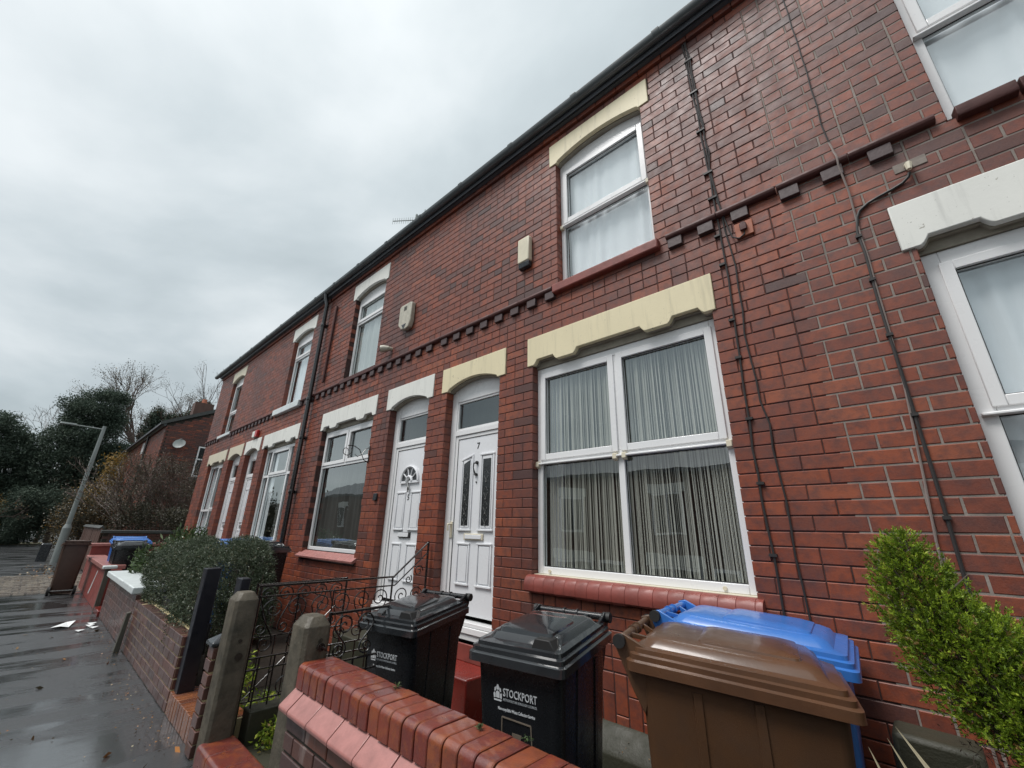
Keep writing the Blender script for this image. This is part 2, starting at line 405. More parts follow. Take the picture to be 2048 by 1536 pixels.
class MB:
    def __init__(s):
        s.v = []; s.f = []; s.t = []

    def add(s, vs, fs, tint=None):
        b = len(s.v)
        s.v += [tuple(v) for v in vs]
        s.f += [tuple(b + i for i in f) for f in fs]
        s.t += [0.5 if tint is None else tint] * len(vs)
        return s

    def box(s, x0, y0, z0, x1, y1, z1, tint=None, mat=None):
        if x0 > x1: x0, x1 = x1, x0
        if y0 > y1: y0, y1 = y1, y0
        if z0 > z1: z0, z1 = z1, z0
        vs = [Vector(p) for p in ((x0, y0, z0), (x1, y0, z0), (x1, y1, z0), (x0, y1, z0), (x0, y0, z1), (x1, y0, z1), (x1, y1, z1), (x0, y1, z1))]
        if mat is not None:
            vs = [mat @ p for p in vs]
        return s.add(vs, [(0, 3, 2, 1), (4, 5, 6, 7), (0, 1, 5, 4), (1, 2, 6, 5), (2, 3, 7, 6), (3, 0, 4, 7)], tint)

    def tube(s, pts, r, n=8, cap=True, tint=None, flat=None):
        pts = [Vector(p) for p in pts]
        rs = r if isinstance(r, (list, tuple)) else [r] * len(pts)
        rings = []
        prev = None
        for i, p in enumerate(pts):
            if i == 0: d = pts[1] - pts[0]
            elif i == len(pts) - 1: d = pts[-1] - pts[-2]
            else: d = (pts[i + 1] - pts[i]).normalized() + (pts[i] - pts[i - 1]).normalized()
            if d.length < 1e-9: d = Vector((0, 0, 1))
            d.normalize()
            if prev is None:
                a = Vector((0, 0, 1)) if abs(d.z) < 0.9 else Vector((0, 1, 0))
                u = d.cross(a).normalized()
            else:
                u = (prev - d * prev.dot(d))
                u = u.normalized() if u.length > 1e-6 else d.orthogonal().normalized()
            prev = u
            w = d.cross(u)
            ring = []
            for k in range(n):
                a = 2 * math.pi * (k + 0.5) / n
                ring.append(p + (u * math.cos(a) + w * math.sin(a)) * rs[i])
            rings.append(ring)
        return s.loft(rings, cap, tint)

    def loft(s, rings, cap=True, tint=None):
        n = len(rings[0])
        vs = [p for r in rings for p in r]
        fs = []
        for i in range(len(rings) - 1):
            for k in range(n):
                a = i * n + k; b = i * n + (k + 1) % n
                fs.append((a, b, b + n, a + n))
        if cap:
            fs.append(tuple(reversed(range(n))))
            fs.append(tuple(range((len(rings) - 1) * n, len(rings) * n)))
        return s.add(vs, fs, tint)

    def prism(s, poly, axis, a, b, tint=None):
        """poly: 2D points; axis 'y': (x,z) extruded in y; 'x': (y,z) extruded in x; 'z': (x,y)."""
        def P(q, c):
            return {'y': (q[0], c, q[1]), 'x': (c, q[0], q[1]), 'z': (q[0], q[1], c)}[axis]
        n = len(poly)
        vs = [P(q, a) for q in poly] + [P(q, b) for q in poly]
        fs = [tuple(range(n)), tuple(range(2 * n - 1, n - 1, -1))]
        for k in range(n):
            j = (k + 1) % n
            fs.append((k, k + n, j + n, j))
        return s.add(vs, fs, tint)

    def build(s, name, mat, parent=None, smooth=False, bevel=0, kind=None, label=None, fix=True, attr=False, local=False, seg=2, ang=35):
        me = bpy.data.meshes.new(name)
        o0 = Vector((0, 0, 0)) if (parent is None or local) else root_loc(parent)
        v = np.array(s.v, dtype=float) - np.array(o0)
        me.from_pydata(v.tolist(), [], s.f)
        if fix:
            bm = bmesh.new(); bm.from_mesh(me)
            bmesh.ops.recalc_face_normals(bm, faces=bm.faces)
            bm.to_mesh(me); bm.free()
        if attr:
            at = me.attributes.new('tint', 'FLOAT', 'POINT')
            at.data.foreach_set('value', s.t)
        me.materials.append(M[mat] if isinstance(mat, str) else mat)
        if smooth:
            for p in me.polygons: p.use_smooth = True
            try:
                me.set_sharp_from_angle(angle=rad(ang))
            except Exception:
                pass
        ob = bpy.data.objects.new(name, me)
        COL.objects.link(ob)
        if parent is not None:
            ob.parent = parent
        if bevel:
            bv = ob.modifiers.new('bevel', 'BEVEL')
            bv.width = bevel; bv.segments = seg; bv.limit_method = 'ANGLE'; bv.angle_limit = rad(30)
            bv.harden_normals = False
            for p in me.polygons: p.use_smooth = True
            try: me.set_sharp_from_angle(angle=rad(40))
            except Exception: pass
        if kind: ob['kind'] = kind
        if label: ob['label'] = label
        return ob


def thing(name, label, cat, loc=(0, 0, 0), rz=0, group=None):
    o = bpy.data.objects.new(name, None)
    COL.objects.link(o)
    o.empty_display_size = 0.2
    o.location = loc
    o.rotation_euler = (0, 0, rz)
    o['label'] = label; o['category'] = cat
    if group: o['group'] = group
    return o


def tag(o, label, cat, group=None):
    o['label'] = label; o['category'] = cat
    if group: o['group'] = group
    return o


# ------------------------------------------------------------------ bricks
_bc = {}


def brick_mesh(w, h, d, mat, ch=0.0035):
    """brick centred on its front face, front towards -Y, depth d"""
    w = round(w / 0.004) * 0.004; h = round(h / 0.002) * 0.002
    key = (w, h, d, mat, ch)
    if key in _bc: return _bc[key]
    vs, fs = brick_geo(w, h, d, ch)
    me = bpy.data.meshes.new('brick')
    me.from_pydata(vs, [], fs)
    me.materials.append(M[mat])
    _bc[key] = me
    return me


def brick_geo(w, h, d, ch):
    a, b = w / 2, h / 2
    c = ch
    vs = [(-a + c, 0, -b + c), (a - c, 0, -b + c), (a - c, 0, b - c), (-a + c, 0, b - c),
          (-a, c, -b), (a, c, -b), (a, c, b), (-a, c, b),
          (-a, d, -b), (a, d, -b), (a, d, b), (-a, d, b)]
    fs = [(0, 1, 2, 3), (4, 5, 1, 0), (5, 6, 2, 1), (6, 7, 3, 2), (7, 4, 0, 3),
          (8, 9, 5, 4), (9, 10, 6, 5), (10, 11, 7, 6), (11, 8, 4, 7), (11, 10, 9, 8)]
    return vs, fs


def place_bricks(specs, parent, n_ind, mi, ms, jit=1.0, ch=0.0035, name='brick'):
    """specs: (matrix, w, h, d, tint); the n_ind that show largest become single objects, the rest one mesh"""
    sc = []
    for i, (m, w, h, d, t) in enumerate(specs):
        pts = [proj(m @ Vector(q)) for q in ((-w / 2, 0, -h / 2), (w / 2, 0, -h / 2), (w / 2, 0, h / 2), (-w / 2, 0, h / 2))]
        a = 0
        if all(pts):
            cx = sum(p[0] for p in pts) / 4; cy = sum(p[1] for p in pts) / 4
            if -60 < cx < 2108 and -60 < cy < 1596:
                for k in range(4):
                    a += pts[k][0] * pts[(k + 1) % 4][1] - pts[(k + 1) % 4][0] * pts[k][1]
                a = abs(a) / 2
        sc.append((a, i))
    sc.sort(reverse=True)
    ind = {i for a, i in sc[:n_ind] if a > 1}
    o0 = root_loc(parent)
    V = []; F = []; T = []
    for i, (m, w, h, d, t) in enumerate(specs):
        mm = m @ Matrix.Translation((0, R_.uniform(-0.0009, 0.0009) * jit, 0)) @ Euler((max(-.02, min(.02, R_.gauss(0, 0.007) * jit)), R_.gauss(0, 0.0035) * jit, max(-.009, min(.009, R_.gauss(0, 0.0045) * jit)))).to_matrix().to_4x4()
        if i in ind:
            ob = bpy.data.objects.new(name, brick_mesh(w, h, d, mi, ch))
            COL.objects.link(ob)
            ob.parent = parent
            ob.matrix_basis = Matrix.Translation(-o0) @ mm
            ob.color = (t, t, t, 1)
        else:
            vs, fs = brick_geo(w, h, d, ch)
            b = len(V)
            V += [mm @ Vector(v) - o0 for v in vs]
            F += [tuple(b + k for k in f) for f in fs]
            T += [t] * len(vs)
    if V:
        me = bpy.data.meshes.new('brickwork')
        me.from_pydata([tuple(v) for v in V], [], F)
        at = me.attributes.new('tint', 'FLOAT', 'POINT'); at.data.foreach_set('value', T)
        me.materials.append(M[ms])
        ob = bpy.data.objects.new('brickwork', me)
        COL.objects.link(ob); ob.parent = parent
        ob['kind'] = 'stuff'


def tint_at(x, z, lo=0.3, hi=0.95, dark=0.2):
    if R_.random() < dark:
        return R_.uniform(0.0, 0.28)
    return R_.uniform(lo, hi)


def slab(mb, x0, x1, z0, z1, y0, y1, holes):
    xs = sorted({x0, x1, *[min(max(h[0], x0), x1) for h in holes], *[min(max(h[1], x0), x1) for h in holes]})
    zs = sorted({z0, z1, *[min(max(h[2], z0), z1) for h in holes], *[min(max(h[3], z0), z1) for h in holes]})
    for i in range(len(xs) - 1):
        if xs[i + 1] - xs[i] < 1e-6: continue
        run = None
        for j in range(len(zs) - 1):
            cx = (xs[i] + xs[i + 1]) / 2; cz = (zs[j] + zs[j + 1]) / 2
            hole = any(h[0] < cx < h[1] and h[2] < cz < h[3] for h in holes)
            if not hole:
                run = [zs[j], zs[j + 1]] if run is None else [run[0], zs[j + 1]]
            if (hole or j == len(zs) - 2) and run is not None:
                mb.box(xs[i], y0, run[0], xs[i + 1], y1, run[1])
                run = None
    return mb

# ------------------------------------------------------------------ ground
g = MB()
g.add([(-220, -3.9, 0), (220, -3.9, 0), (220, -0.0, 0), (-220, 0.0, 0)], [(0, 1, 2, 3)])
pv = g.build('pavement', 'tarmac', kind='structure')
g = MB()
g.add([(-220, -9.3, -0.69), (220, -9.3, -0.69), (220, -4.02, -0.10), (-220, -4.02, -0.10)], [(0, 1, 2, 3)])
g.build('road', 'tarmac', kind='structure')
g = MB()
g.box(-18.2, -4.02, -0.3, 60, -3.9, 0.004)
g.build('kerb', 'stonepost', kind='structure', bevel=0.01)
g = MB()
g.add([(-400, -300, -2.3), (400, -300, -2.3), (400, -9.3, -0.75), (-400, -9.3, -0.75), (400, 300, -0.75), (-400, 300, -0.75)], [(0, 1, 2, 3), (3, 2, 4, 5)])
g.build('ground', 'grass', kind='structure')
g = MB()
g.add([(-400, -0.02, -0.006), (120, -0.02, -0.006), (120, 60, -0.006), (-400, 60, -0.006)], [(0, 1, 2, 3)])
g.build('back_ground', 'soil', kind='structure')
g = MB()
g.add([(-70, -12, -0.012), (-20.3, -12, -0.012), (-20.3, 40, -0.012), (-70, 40, -0.012)], [(0, 1, 2, 3)])
g.build('side_road', 'tarmac', kind='structure')
# band of stone setts across the alley mouth
sm = MB()
for i in range(30):
    for j in range(38):
        x = -18.9 + i * 0.155 + R_.uniform(-.006, .006); y = -7.8 + j * 0.20 + (0.1 if i % 2 else 0)
        if y > -0.3: continue
        h = 0.006 + R_.uniform(0, 0.014)
        a = 0.068; b = 0.09
        sm.add([(x - a, y - b, -0.02), (x + a, y - b, -0.02), (x + a, y + b, -0.02), (x - a, y + b, -0.02),
                (x - a + .012, y - b + .012, h), (x + a - .012, y - b + .012, h), (x + a - .012, y + b - .012, h), (x - a + .012, y + b - .012, h)],
               [(4, 5, 6, 7), (0, 1, 5, 4), (1, 2, 6, 5), (2, 3, 7, 6), (3, 0, 4, 7)], R_.random())
so_ = sm.build('setts', 'sett', pv, kind='stuff', attr=True)
# garden paths and soil, a hair above the pavement sheet
g = MB()
for (a, b) in ((-3.9, 3.0), (-15.0, -7.6)):
    g.add([(a, -1.5, 0.03), (b, -1.5, 0.03), (b, -0.02, 0.03), (a, -0.02, 0.03)], [(0, 1, 2, 3)])
g.add([(-4.95, -1.5, 0.03), (-3.9, -1.5, 0.03), (-3.9, -0.02, 0.03), (-4.95, -0.02, 0.03)], [(0, 1, 2, 3)])
g.build('path', 'concrete', kind='structure')
g = MB()
g.add([(-7.6, -1.6, 0.032), (-4.95, -1.6, 0.032), (-4.95, -0.02, 0.032), (-7.6, -0.02, 0.032)], [(0, 1, 2, 3)])
g.build('garden_soil', 'soil', kind='structure')

# ------------------------------------------------------------------ terrace
COURSES = []


def seq(z0, z1, n):
    for i in range(n):
        COURSES.append((z0 + (z1 - z0) * i / n, z0 + (z1 - z0) * (i + 1) / n))


seq(0.039, 0.536, 6); seq(0.536, 3.02, 30); seq(3.02, 3.32, 4); seq(3.32, 3.66, 4); seq(3.66, 3.81, 2)
seq(3.81, 5.36, 19); seq(5.36, 5.66, 4); seq(5.66, 5.74, 1)
ZTOP = 5.74


def arch_profile(x0, x1, zb, zt, a, b, rise):
    pts = [(x0, zb), (a, zb), (a + .004, zb + .018)]
    n = 16
    for i in range(n + 1):
        u = i / n
        x = a + .018 + (b - a - .036) * u
        z = zb + .026 + rise * (1 - (2 * u - 1) ** 2)
        pts.append((x, z))
    pts += [(b - .004, zb + .018), (b, zb), (x1, zb), (x1, zt), (x0, zt)]
    return pts


def notch_profile(x0, x1, zb, zt):
    w = x1 - x0
    k = 0.052
    segs = [(0.045, 0.20), (0.305, 0.695), (0.80, 0.955)]
    pts = [(x0, zb)]
    for a, b in segs:
        xa, xb = x0 + a * w, x0 + b * w
        r = 0.045
        for i in range(5):
            t = math.pi / 2 * i / 4
            pts.append((xa + r * math.sin(t) * 0.9, zb + k * (1 - math.cos(t)) if False else zb + k * math.sin(t) ** 1.5))
        for i in range(5):
            t = math.pi / 2 * (1 - i / 4)
            pts.append((xb - r * math.sin(t) * 0.9, zb + k * math.sin(t) ** 1.5))
    pts += [(x1, zb), (x1, zt), (x0, zt)]
    # drop duplicate neighbours
    out = [pts[0]]
    for p in pts[1:]:
        if abs(p[0] - out[-1][0]) + abs(p[1] - out[-1][1]) > 1e-4: out.append(p)
    return out


def lintel(h, prof, mat, label=None):
    ln = MB().prism(prof, 'y', -0.016, 0.03).build('lintel', mat, h, bevel=0.005, label=label)
    zb = min(p[1] for p in prof); zt = max(p[1] for p in prof)
    low = [(x, z - (0.010 if zb + .001 < z < zt - .01 else 0)) for x, z in prof]
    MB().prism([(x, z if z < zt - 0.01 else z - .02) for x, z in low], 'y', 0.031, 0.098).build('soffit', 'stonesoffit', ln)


def curtain(par, kind, x0, x1, z0, z1, y):
    mb = MB()
    if kind == 'string':
        x = x0 + 0.03
        while x < x1 - 0.01:
            wdt = R_.choice([0.0025, 0.004, 0.005, 0.007, 0.011])
            yy = y + R_.uniform(-0.02, 0.03)
            s = R_.uniform(-.004, .004)
            mb.add([(x, yy, z1), (x + wdt, yy, z1), (x + wdt + s, yy, z0), (x + s, yy, z0)], [(0, 1, 2, 3)])
            gap_ = 0.40 + 0.7 * max(0.0, math.sin(x * 5.2 + 1.0)) ** 2
            x += wdt + R_.choice([0.0008, 0.0015, 0.0025, 0.004, 0.008]) * gap_
        mb.build('curtain', 'curt_s', par, fix=False)
        m2 = MB(); m2.box(x0 - .02, y + .07, z0, x0 + 0.13, y + .09, z1); m2.box(x1 - .06, y + .07, z0, x1 + .02, y + .09, z1)
        m2.build('side_curtain', 'curt_w', par)
        return
    n = int((x1 - x0) / 0.012)
    ph = R_.uniform(0, 6)
    top = []; bot = []
    for i in range(n + 1):
        x = x0 + (x1 - x0) * i / n
        f = math.sin(x * 46 + ph + 1.5 * math.sin(x * 11)) * 0.6 + math.sin(x * 27 + ph * 2) * 0.4
        top.append((x, y + 0.009 * f, z1)); bot.append((x, y + 0.020 * f, z0))
    mb.add(top + bot, [(i, i + 1, n + 2 + i, n + 1 + i) for i in range(n)])
    mb.build('curtain', {'white': 'curt_w', 'grey': 'curt_g', 'taupe': 'curt_d', 'pale': 'curt_p'}[kind], par, smooth=True, fix=False)


def window(h, x0, x1, z0, z1, y, rows, label, curt=(), fw=0.048, arch=0.0, vents=True, frame_mat='upvc', sashes=True, mw=0.05):
    """rows from top: (z_bottom, z_top, [mullion xs], opening?)"""
    fr = MB()
    yb = y + 0.06
    fr.box(x0, y, z0, x0 + fw, yb, z1 + arch).box(x1 - fw, y, z0, x1, yb, z1 + arch)
    fr.box(x0 + fw, y, z0, x1 - fw, yb, z0 + fw)
    fr.box(x0 + fw, y, z1 - fw, x1 - fw, yb, z1 + arch)
    cells = []
    for i, (zb, zt, ms, op) in enumerate(rows):
        if i < len(rows) - 1:
            fr.box(x0 + fw, y + 0.001, zb - mw / 2, x1 - fw, yb - 0.001, zb + mw / 2)
        xb = [x0 + fw] + list(ms) + [x1 - fw]
        za = zb + mw / 2 if i < len(rows) - 1 else z0 + fw
        zc = zt - (mw / 2 if i > 0 else fw)
        for m_ in ms:
            fr.box(m_ - mw / 2, y + 0.002, za, m_ + mw / 2, yb - 0.002, zc)
        for k in range(len(xb) - 1):
            xa = xb[k] + (mw / 2 if k > 0 else 0); xc = xb[k + 1] - (mw / 2 if k < len(xb) - 2 else 0)
            o_ = op[k] if isinstance(op, (list, tuple)) else op
            cells.append((xa, xc, za, zc, o_))
    w = fr.build('window', frame_mat, h, bevel=0.004, label=label)
    for (xa, xc, za, zc, op) in cells:
        gx0, gx1, gz0, gz1 = xa, xc, za, zc
        if op:
            s = MB(); b = 0.042
            ya = y - 0.012; yc = y + 0.045
            o = 0.012
            s.box(xa - o, ya, za - o, xa + b, yc, zc + o).box(xc - b, ya, za - o, xc + o, yc, zc + o)
            s.box(xa + b, ya + .0008, za - o, xc - b, yc, za + b).box(xa + b, ya + .0008, zc - b, xc - b, yc, zc + o)
            sh = s.build('sash', frame_mat, w, bevel=0.004)
            MB().box(xa + b, ya + 0.02, za + b, xc - b, ya + 0.024, za + b + .006).box(xa + b, ya + .02, zc - b - .006, xc - b, ya + .024, zc - b).box(
                xa + b, ya + .021, za + b + .006, xa + b + .006, ya + .0245, zc - b - .006).box(xc - b - .006, ya + .021, za + b + .006, xc - b, ya + .0245, zc - b - .006).build('seal', 'gasket', w)
            gx0, gx1, gz0, gz1 = xa + b, xc - b, za + b, zc - b
        else:
            MB().box(xa, y + 0.024, za, xc, y + 0.028, za + .006).box(xa, y + .024, zc - .006, xc, y + .028, zc).box(
                xa, y + .025, za + .006, xa + .006, y + .0285, zc - .006).box(xc - .006, y + .025, za + .006, xc, y + .0285, zc - .006).build('seal', 'gasket', w)
        yg = y + 0.030
        MB().add([(gx0 - .01, yg, gz0 - .01), (gx1 + .01, yg, gz0 - .01), (gx1 + .01, yg, gz1 + .01), (gx0 - .01, yg, gz1 + .01)], [(0, 1, 2, 3)]).build('pane', 'glass', w, fix=False)
    for c in curt:
        curtain(w, *c)
    return w


HOLES = []
LINT = []


def lay_bond(houses, n_ind, seed=11):
    """one continuous bond across the whole terrace, every brick given to the house it stands on"""
    rr = random.Random(seed)
    out = {k: [] for k in houses}
    X0, X1 = -15.06, 3.5
    pitch = 0.2365
    for ci, (za, zb) in enumerate(COURSES):
        zc = (za + zb) / 2
        e = X0
        edges = [e, e + pitch * (0.5 if ci % 2 else 1.0)]
        while edges[-1] < X1:
            e = edges[-1]
            if rr.random() < 0.20: edges += [e + pitch / 2, e + pitch]
            else: edges.append(e + pitch)
        act = [(h[0], h[1]) for h in HOLES if h[2] < zc < h[3]]
        for k in range(len(edges) - 1):
            cx0 = (edges[k] + edges[k + 1]) / 2
            hk = next((q for q, (p0, p1) in HX.items() if p0 <= cx0 < p1), '9')
            if za < (0.28 if hk in '79' else 0.03) - .001: continue
            if hk == '7' and za < .60 and -2.43 < cx0 < -.45: continue
            jt = 0.0085 if hk == '9' else 0.0058
            pieces = [(edges[k], edges[k + 1])]
            for (a, b) in act:
                np_ = []
                for (p, q) in pieces:
                    if q <= a or p >= b: np_.append((p, q)); continue
                    if p < a: np_.append((p, a + jt / 2))
                    if q > b: np_.append((b - jt / 2, q))
                pieces = np_
            for (p, q) in pieces:
                if q - p < 0.022: continue
                cx = (p + q) / 2
                if rr.random() < (0.05 if zc < 3.4 else 0.11): t = rr.uniform(0.05, 0.32)
                else: t = rr.uniform(0.35, 0.9)
                cl = math.sin(cx * 1.7 + zc * 2.3) * math.sin(cx * .6 - zc * 1.1 + 1)
                t = min(1, max(0, t + 0.12 * cl))
                if zc > 3.8: t *= 0.88
                out[hk].append((Matrix.Translation((cx, -0.004, zc)), q - p - jt, zb - za - jt, 0.104, t))
    # the panel of upright bricks under the big window of number 7
    x = -2.45; i = 0
    while x < -.46:
        zs = [(.287, .50), (.50, .617)] if i % 2 else [(.287, .385), (.385, .617)]
        for (za, zb) in zs:
            out['7'].append((Matrix.Translation((x + .0475, -.004, (za + zb) / 2)), .089, zb - za - .006, .104, rr.uniform(.45, .95)))
        x += .095; i += 1
    for k, sp in out.items():
        place_bricks(sp, houses[k], n_ind, 'brick_i', 'brick_s', jit=1.0)


HX = {'9': (-0.21, 3.5), '7': (-3.895, -0.21), '5': (-7.58, -3.895), '3': (-11.17, -7.58), '1': (-15.06, -11.17)}
WL = {'9': (0.34, 1.98), '7': (-2.41, -0.74), '5': (-7.0, -5.38), '3': (-9.76, -8.11), '1': (-14.12, -12.66)}
WU = {'9': (0.63, 1.65), '7': (-2.09, -1.09), '5': (-6.54, -5.54), '3': (-9.28, -8.28), '1': (-13.66, -12.69)}
DR = {'7': (-3.72, -2.86), '5': (-4.93, -4.07), '3': (-10.98, -10.14), '1': (-12.22, -11.32), '9': (2.45, 3.3)}
LLN = {'9': (0.28, 2.05), '7': (-2.47, -0.71), '5': (-7.07, -5.3), '3': (-9.88, -8.01), '1': (-14.25, -12.53)}
LUN = {'9': (0.55, 1.74), '7': (-2.17, -1.0), '5': (-6.63, -5.47), '3': (-9.37, -8.19), '1': (-13.76, -12.6)}
LDR = {'7': (-3.81, -2.77), '5': (-5.02, -3.98), '3': (-11.07, -10.05), '1': (-12.32, -11.23), '9': (2.36, 3.39)}
for k in HX:
    HOLES.append((*WL[k], 1.035, 3.02)); HOLES.append((*LLN[k], 3.02, 3.32))
    HOLES.append((*WU[k], 3.72, 5.36)); HOLES.append((*LUN[k], 5.36, 5.66))
    HOLES.append((*DR[k], 0.40, 3.02)); HOLES.append((*LDR[k], 3.02, 3.32))

LAB = {'9': 'nearest terraced house, at the right edge, with white lower lintel and pale grey pointing',
       '7': 'red brick terraced house with white door numbered 7 and cream yellow lintels',
       '5': 'red brick terraced house with white door numbered 5 and dirty hexagonal alarm box',
       '3': 'terraced house left of the black downpipe, with a three-part lower window',
       '1': 'end terraced house furthest left, its pale upper bricks shining wet'}
H = {}
for k in ('7', '9', '5', '3', '1'):
    x0, x1 = HX[k]
    H[k] = thing('terraced_house', LAB[k], 'house', ((x0 + x1) / 2, 0, 0), group='houses of the red brick terrace')
for k, h in H.items():
    x0, x1 = HX[k]
    bh = [(a - 0.001, b + 0.001, c, d_) for (a, b, c, d_) in HOLES if c not in (3.02, 5.36)]
    # arches need room behind the lintels
    for tb in (WL, DR):
        bh.append((tb[k][0], tb[k][1], 3.0, 3.13))
    bh.append((WU[k][0], WU[k][1], 5.3, 5.47))
    bh = [(a + (-0.006), b + 0.006, c, d_) for (a, b, c, d_) in bh]
    mm = 'mortar_grey' if k == '9' else 'mortar_red'
    m = MB(); slab(m, x0, x1, 0.0, ZTOP + 0.06, -0.0006 if k == '9' else 0.0008, 0.24, bh)
    m.build('wall', mm, h)
    m = MB()
    m.box(x0 + .002, 6.0, 0, x1 - .002, 6.2, 5.75).box(x0 + .003, 0.245, 0.5, x1 - .003, 5.998, 0.6).box(x0 + .003, 0.245, 3.3, x1 - .003, 5.998, 3.42).box(x0 + .003, 0.245, 5.6, x1 - .003, 5.998, 5.74)
    m.box(x0 + .002, 0.241, 0, x0 + .1, 5.999, 5.76).box(x1 - .1, 0.241, 0, x1 - .002, 5.999, 5.76).box(x0 + .101, 3.4, .61, x1 - .101, 3.5, 5.59)
    m.build('inner_wall', 'room', h)
    m = MB()
    m.prism([(-0.10, 5.90), (3.1, 7.9), (6.3, 5.90), (6.3, 5.80), (3.1, 7.78), (-0.10, 5.80)], 'x', x0 + .001, x1 - .001)
    m.build('roof', 'slate', h)
    # corbel course under the gutter
    sp = []
    x = x0
    while x < x1 - 0.05:
        w = min(0.236, x1 - x)
        sp.append((Matrix.Translation((x + w / 2, -0.036, 5.772)), w - .006, 0.058, 0.14, R_.uniform(0.3, 0.8)))
        x += w
    place_bricks(sp, h, 0, 'brick_i', 'brick_s')

lay_bond(H, 300)

# lintels
for k, h in H.items():
    low = {'9': 'whitepaint', '7': 'cream', '5': 'whitepaint', '3': 'whitepaint', '1': 'cream2'}[k]
    drm = {'9': 'whitepaint', '7': 'cream', '5': 'whitepaint', '3': 'whitepaint', '1': 'cream2'}[k]
    upm = {'9': 'whitepaint', '7': 'cream', '5': 'whitepaint', '3': 'whitepaint', '1': 'cream2'}[k]
    lintel(h, notch_profile(*LLN[k], 3.021, 3.32), low)
    a, b = DR[k]
    lintel(h, arch_profile(*LDR[k], 3.021, 3.32, a + .03, b - .03, 0.075), drm)
    a, b = WU[k]
    lintel(h, arch_profile(*LUN[k], 5.361, 5.66, a + .02, b - .02, 0.07), upm)


for k, h in H.items():
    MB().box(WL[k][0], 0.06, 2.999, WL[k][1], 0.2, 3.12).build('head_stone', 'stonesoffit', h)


# string course and dentils
def string_course(h, a, b, den=(None, None), mould=True):
    if mould:
        prof = [(0.03, 3.745), (-0.03, 3.745), (-0.046, 3.755), (-0.052, 3.772), (-0.046, 3.79), (-0.03, 3.80), (0.03, 3.804)]
        n = max(1, int(round((b - a) / 0.42)))
        for i in range(n):
            MB().prism(prof, 'x', a + (b - a) * i / n + .002, a + (b - a) * (i + 1) / n - .002).build('moulding', 'darkbrickmold', h, bevel=0.003)
    a, b = (den[0] if den[0] is not None else a), (den[1] if den[1] is not None else b)
    x = a + 0.01
    while x + 0.11 < b + 0.02:
        MB().box(x, -0.036 + R_.uniform(-.003, .003), 3.662, x + 0.112, 0.02, 3.742).build('dentil', 'dentil', h, bevel=0.004)
        x += 0.236


string_course(H['7'], -0.99, -0.212)
string_course(H['9'], -0.208, 0.585)
string_course(H['7'], -3.893, -2.14)
string_course(H['5'], -5.50, -3.897, (-7.5, -3.9))
string_course(H['5'], -7.54, -6.60, (-7.6, -7.55))
string_course(H['3'], -8.22, -7.60)
string_course(H['3'], -11.168, -9.36)
string_course(H['1'], -12.62, -11.172)
string_course(H['1'], -15.05, -13.74)

# gutter and fascia, one length per house
for k, h in H.items():
    x0, x1 = HX[k]
    MB().box(x0 + .001, -0.075, 5.803, x1 - .001, -0.002, 5.925).build('fascia', 'fascia', h)
    MB().box(x0 + .0015, -0.0745, 5.7995, x1 - .0015, 0.02, 5.8025).build('soffit_board', 'fascia', h)
    g = MB()
    prof = []
    for i in range(11):
        a = math.pi * i / 10
        prof.append((-0.128 - 0.058 * math.cos(a), 5.925 - 0.068 * math.sin(a)))
    prof += [(-0.128 + 0.052, 5.925)] + [(-0.128 + 0.052 * math.cos(math.pi * i / 10), 5.925 - 0.06 * math.sin(math.pi * i / 10)) for i in range(1, 11)]
    e0 = -0.35 if k == '1' else 0
    gt = g.prism(prof, 'x', x0 + .0005 + e0, x1 - .0005).build('gutter', 'gutter', h, smooth=True, ang=50)
    x = x0 + 0.3
    while x < x1:
        j = MB()
        jp = []
        for i in range(11):
            a = math.pi * i / 10
            jp.append((-0.128 - 0.065 * math.cos(a), 5.934 - 0.08 * math.sin(a)))
        j.prism(jp, 'x', x, x + 0.07).build('bracket', 'gutter', gt, bevel=0.003)
        x += 0.92
# far end corbel and verge of the end house
MB().box(-15.4, -0.16, 5.925, -15.06, 6.2, 5.95).build('verge', 'fascia', H['1'])

# windows ----------------------------------------------------------------
YL, YU = 0.075, 0.08
h = H['7']
m7 = -1.575
w = window(h, -2.41, -0.74, 1.17, 2.985, YL, [(2.095, 2.985, [m7], True), (1.17, 2.095, [m7], False)], 'lower window with string curtain',
           [('string', -2.36, -0.79, 1.2, 2.98, 0.145)], arch=0.012, fw=0.055)
for x in (-2.395, m7 - 0.04, m7 + 0.04, -0.775):
    MB().prism([(0.075, 2.10), (0.045, 2.095), (0.042, 2.05), (0.075, 2.035)], 'x', x - .018, x + .018).build('drip_cap', 'creamtrim', w, bevel=0.004)
MB().box(-2.38, 0.045, 2.068, -0.78, 0.076, 2.083).build('drip_bar', 'upvc', w, bevel=0.004)
for x in (-2.28, -0.93):
    MB().tube([(x, 0.076, 1.195), (x, 0.062, 1.195)], 0.012, 8).build('drain_cap', 'creamtrim', w)
MB().box(-2.405, 0.02, 1.158, -0.745, 0.078, 1.1695).build('sealant', 'creamtrim', w)
sl_ = MB().box(-2.43, 0.03, 1.04, -0.72, 0.2, 1.157).build('sill', 'pinksill', w)
x = -2.445; i = 0
while x < -0.72:
    b = min(x + 0.1, -0.705)
    pr = [(0.045, 1.04), (-0.05, 1.035 + R_.uniform(-.004, .004)), (-0.064, 1.05), (-0.067, 1.085), (-0.06, 1.125), (-0.04, 1.152), (-0.015, 1.162), (0.045, 1.168)]
    MB().prism(pr, 'x', x + .0005, b - .0005).build('sill_brick', 'pinksill', w, bevel=0.002, smooth=True, ang=60)
    x = b

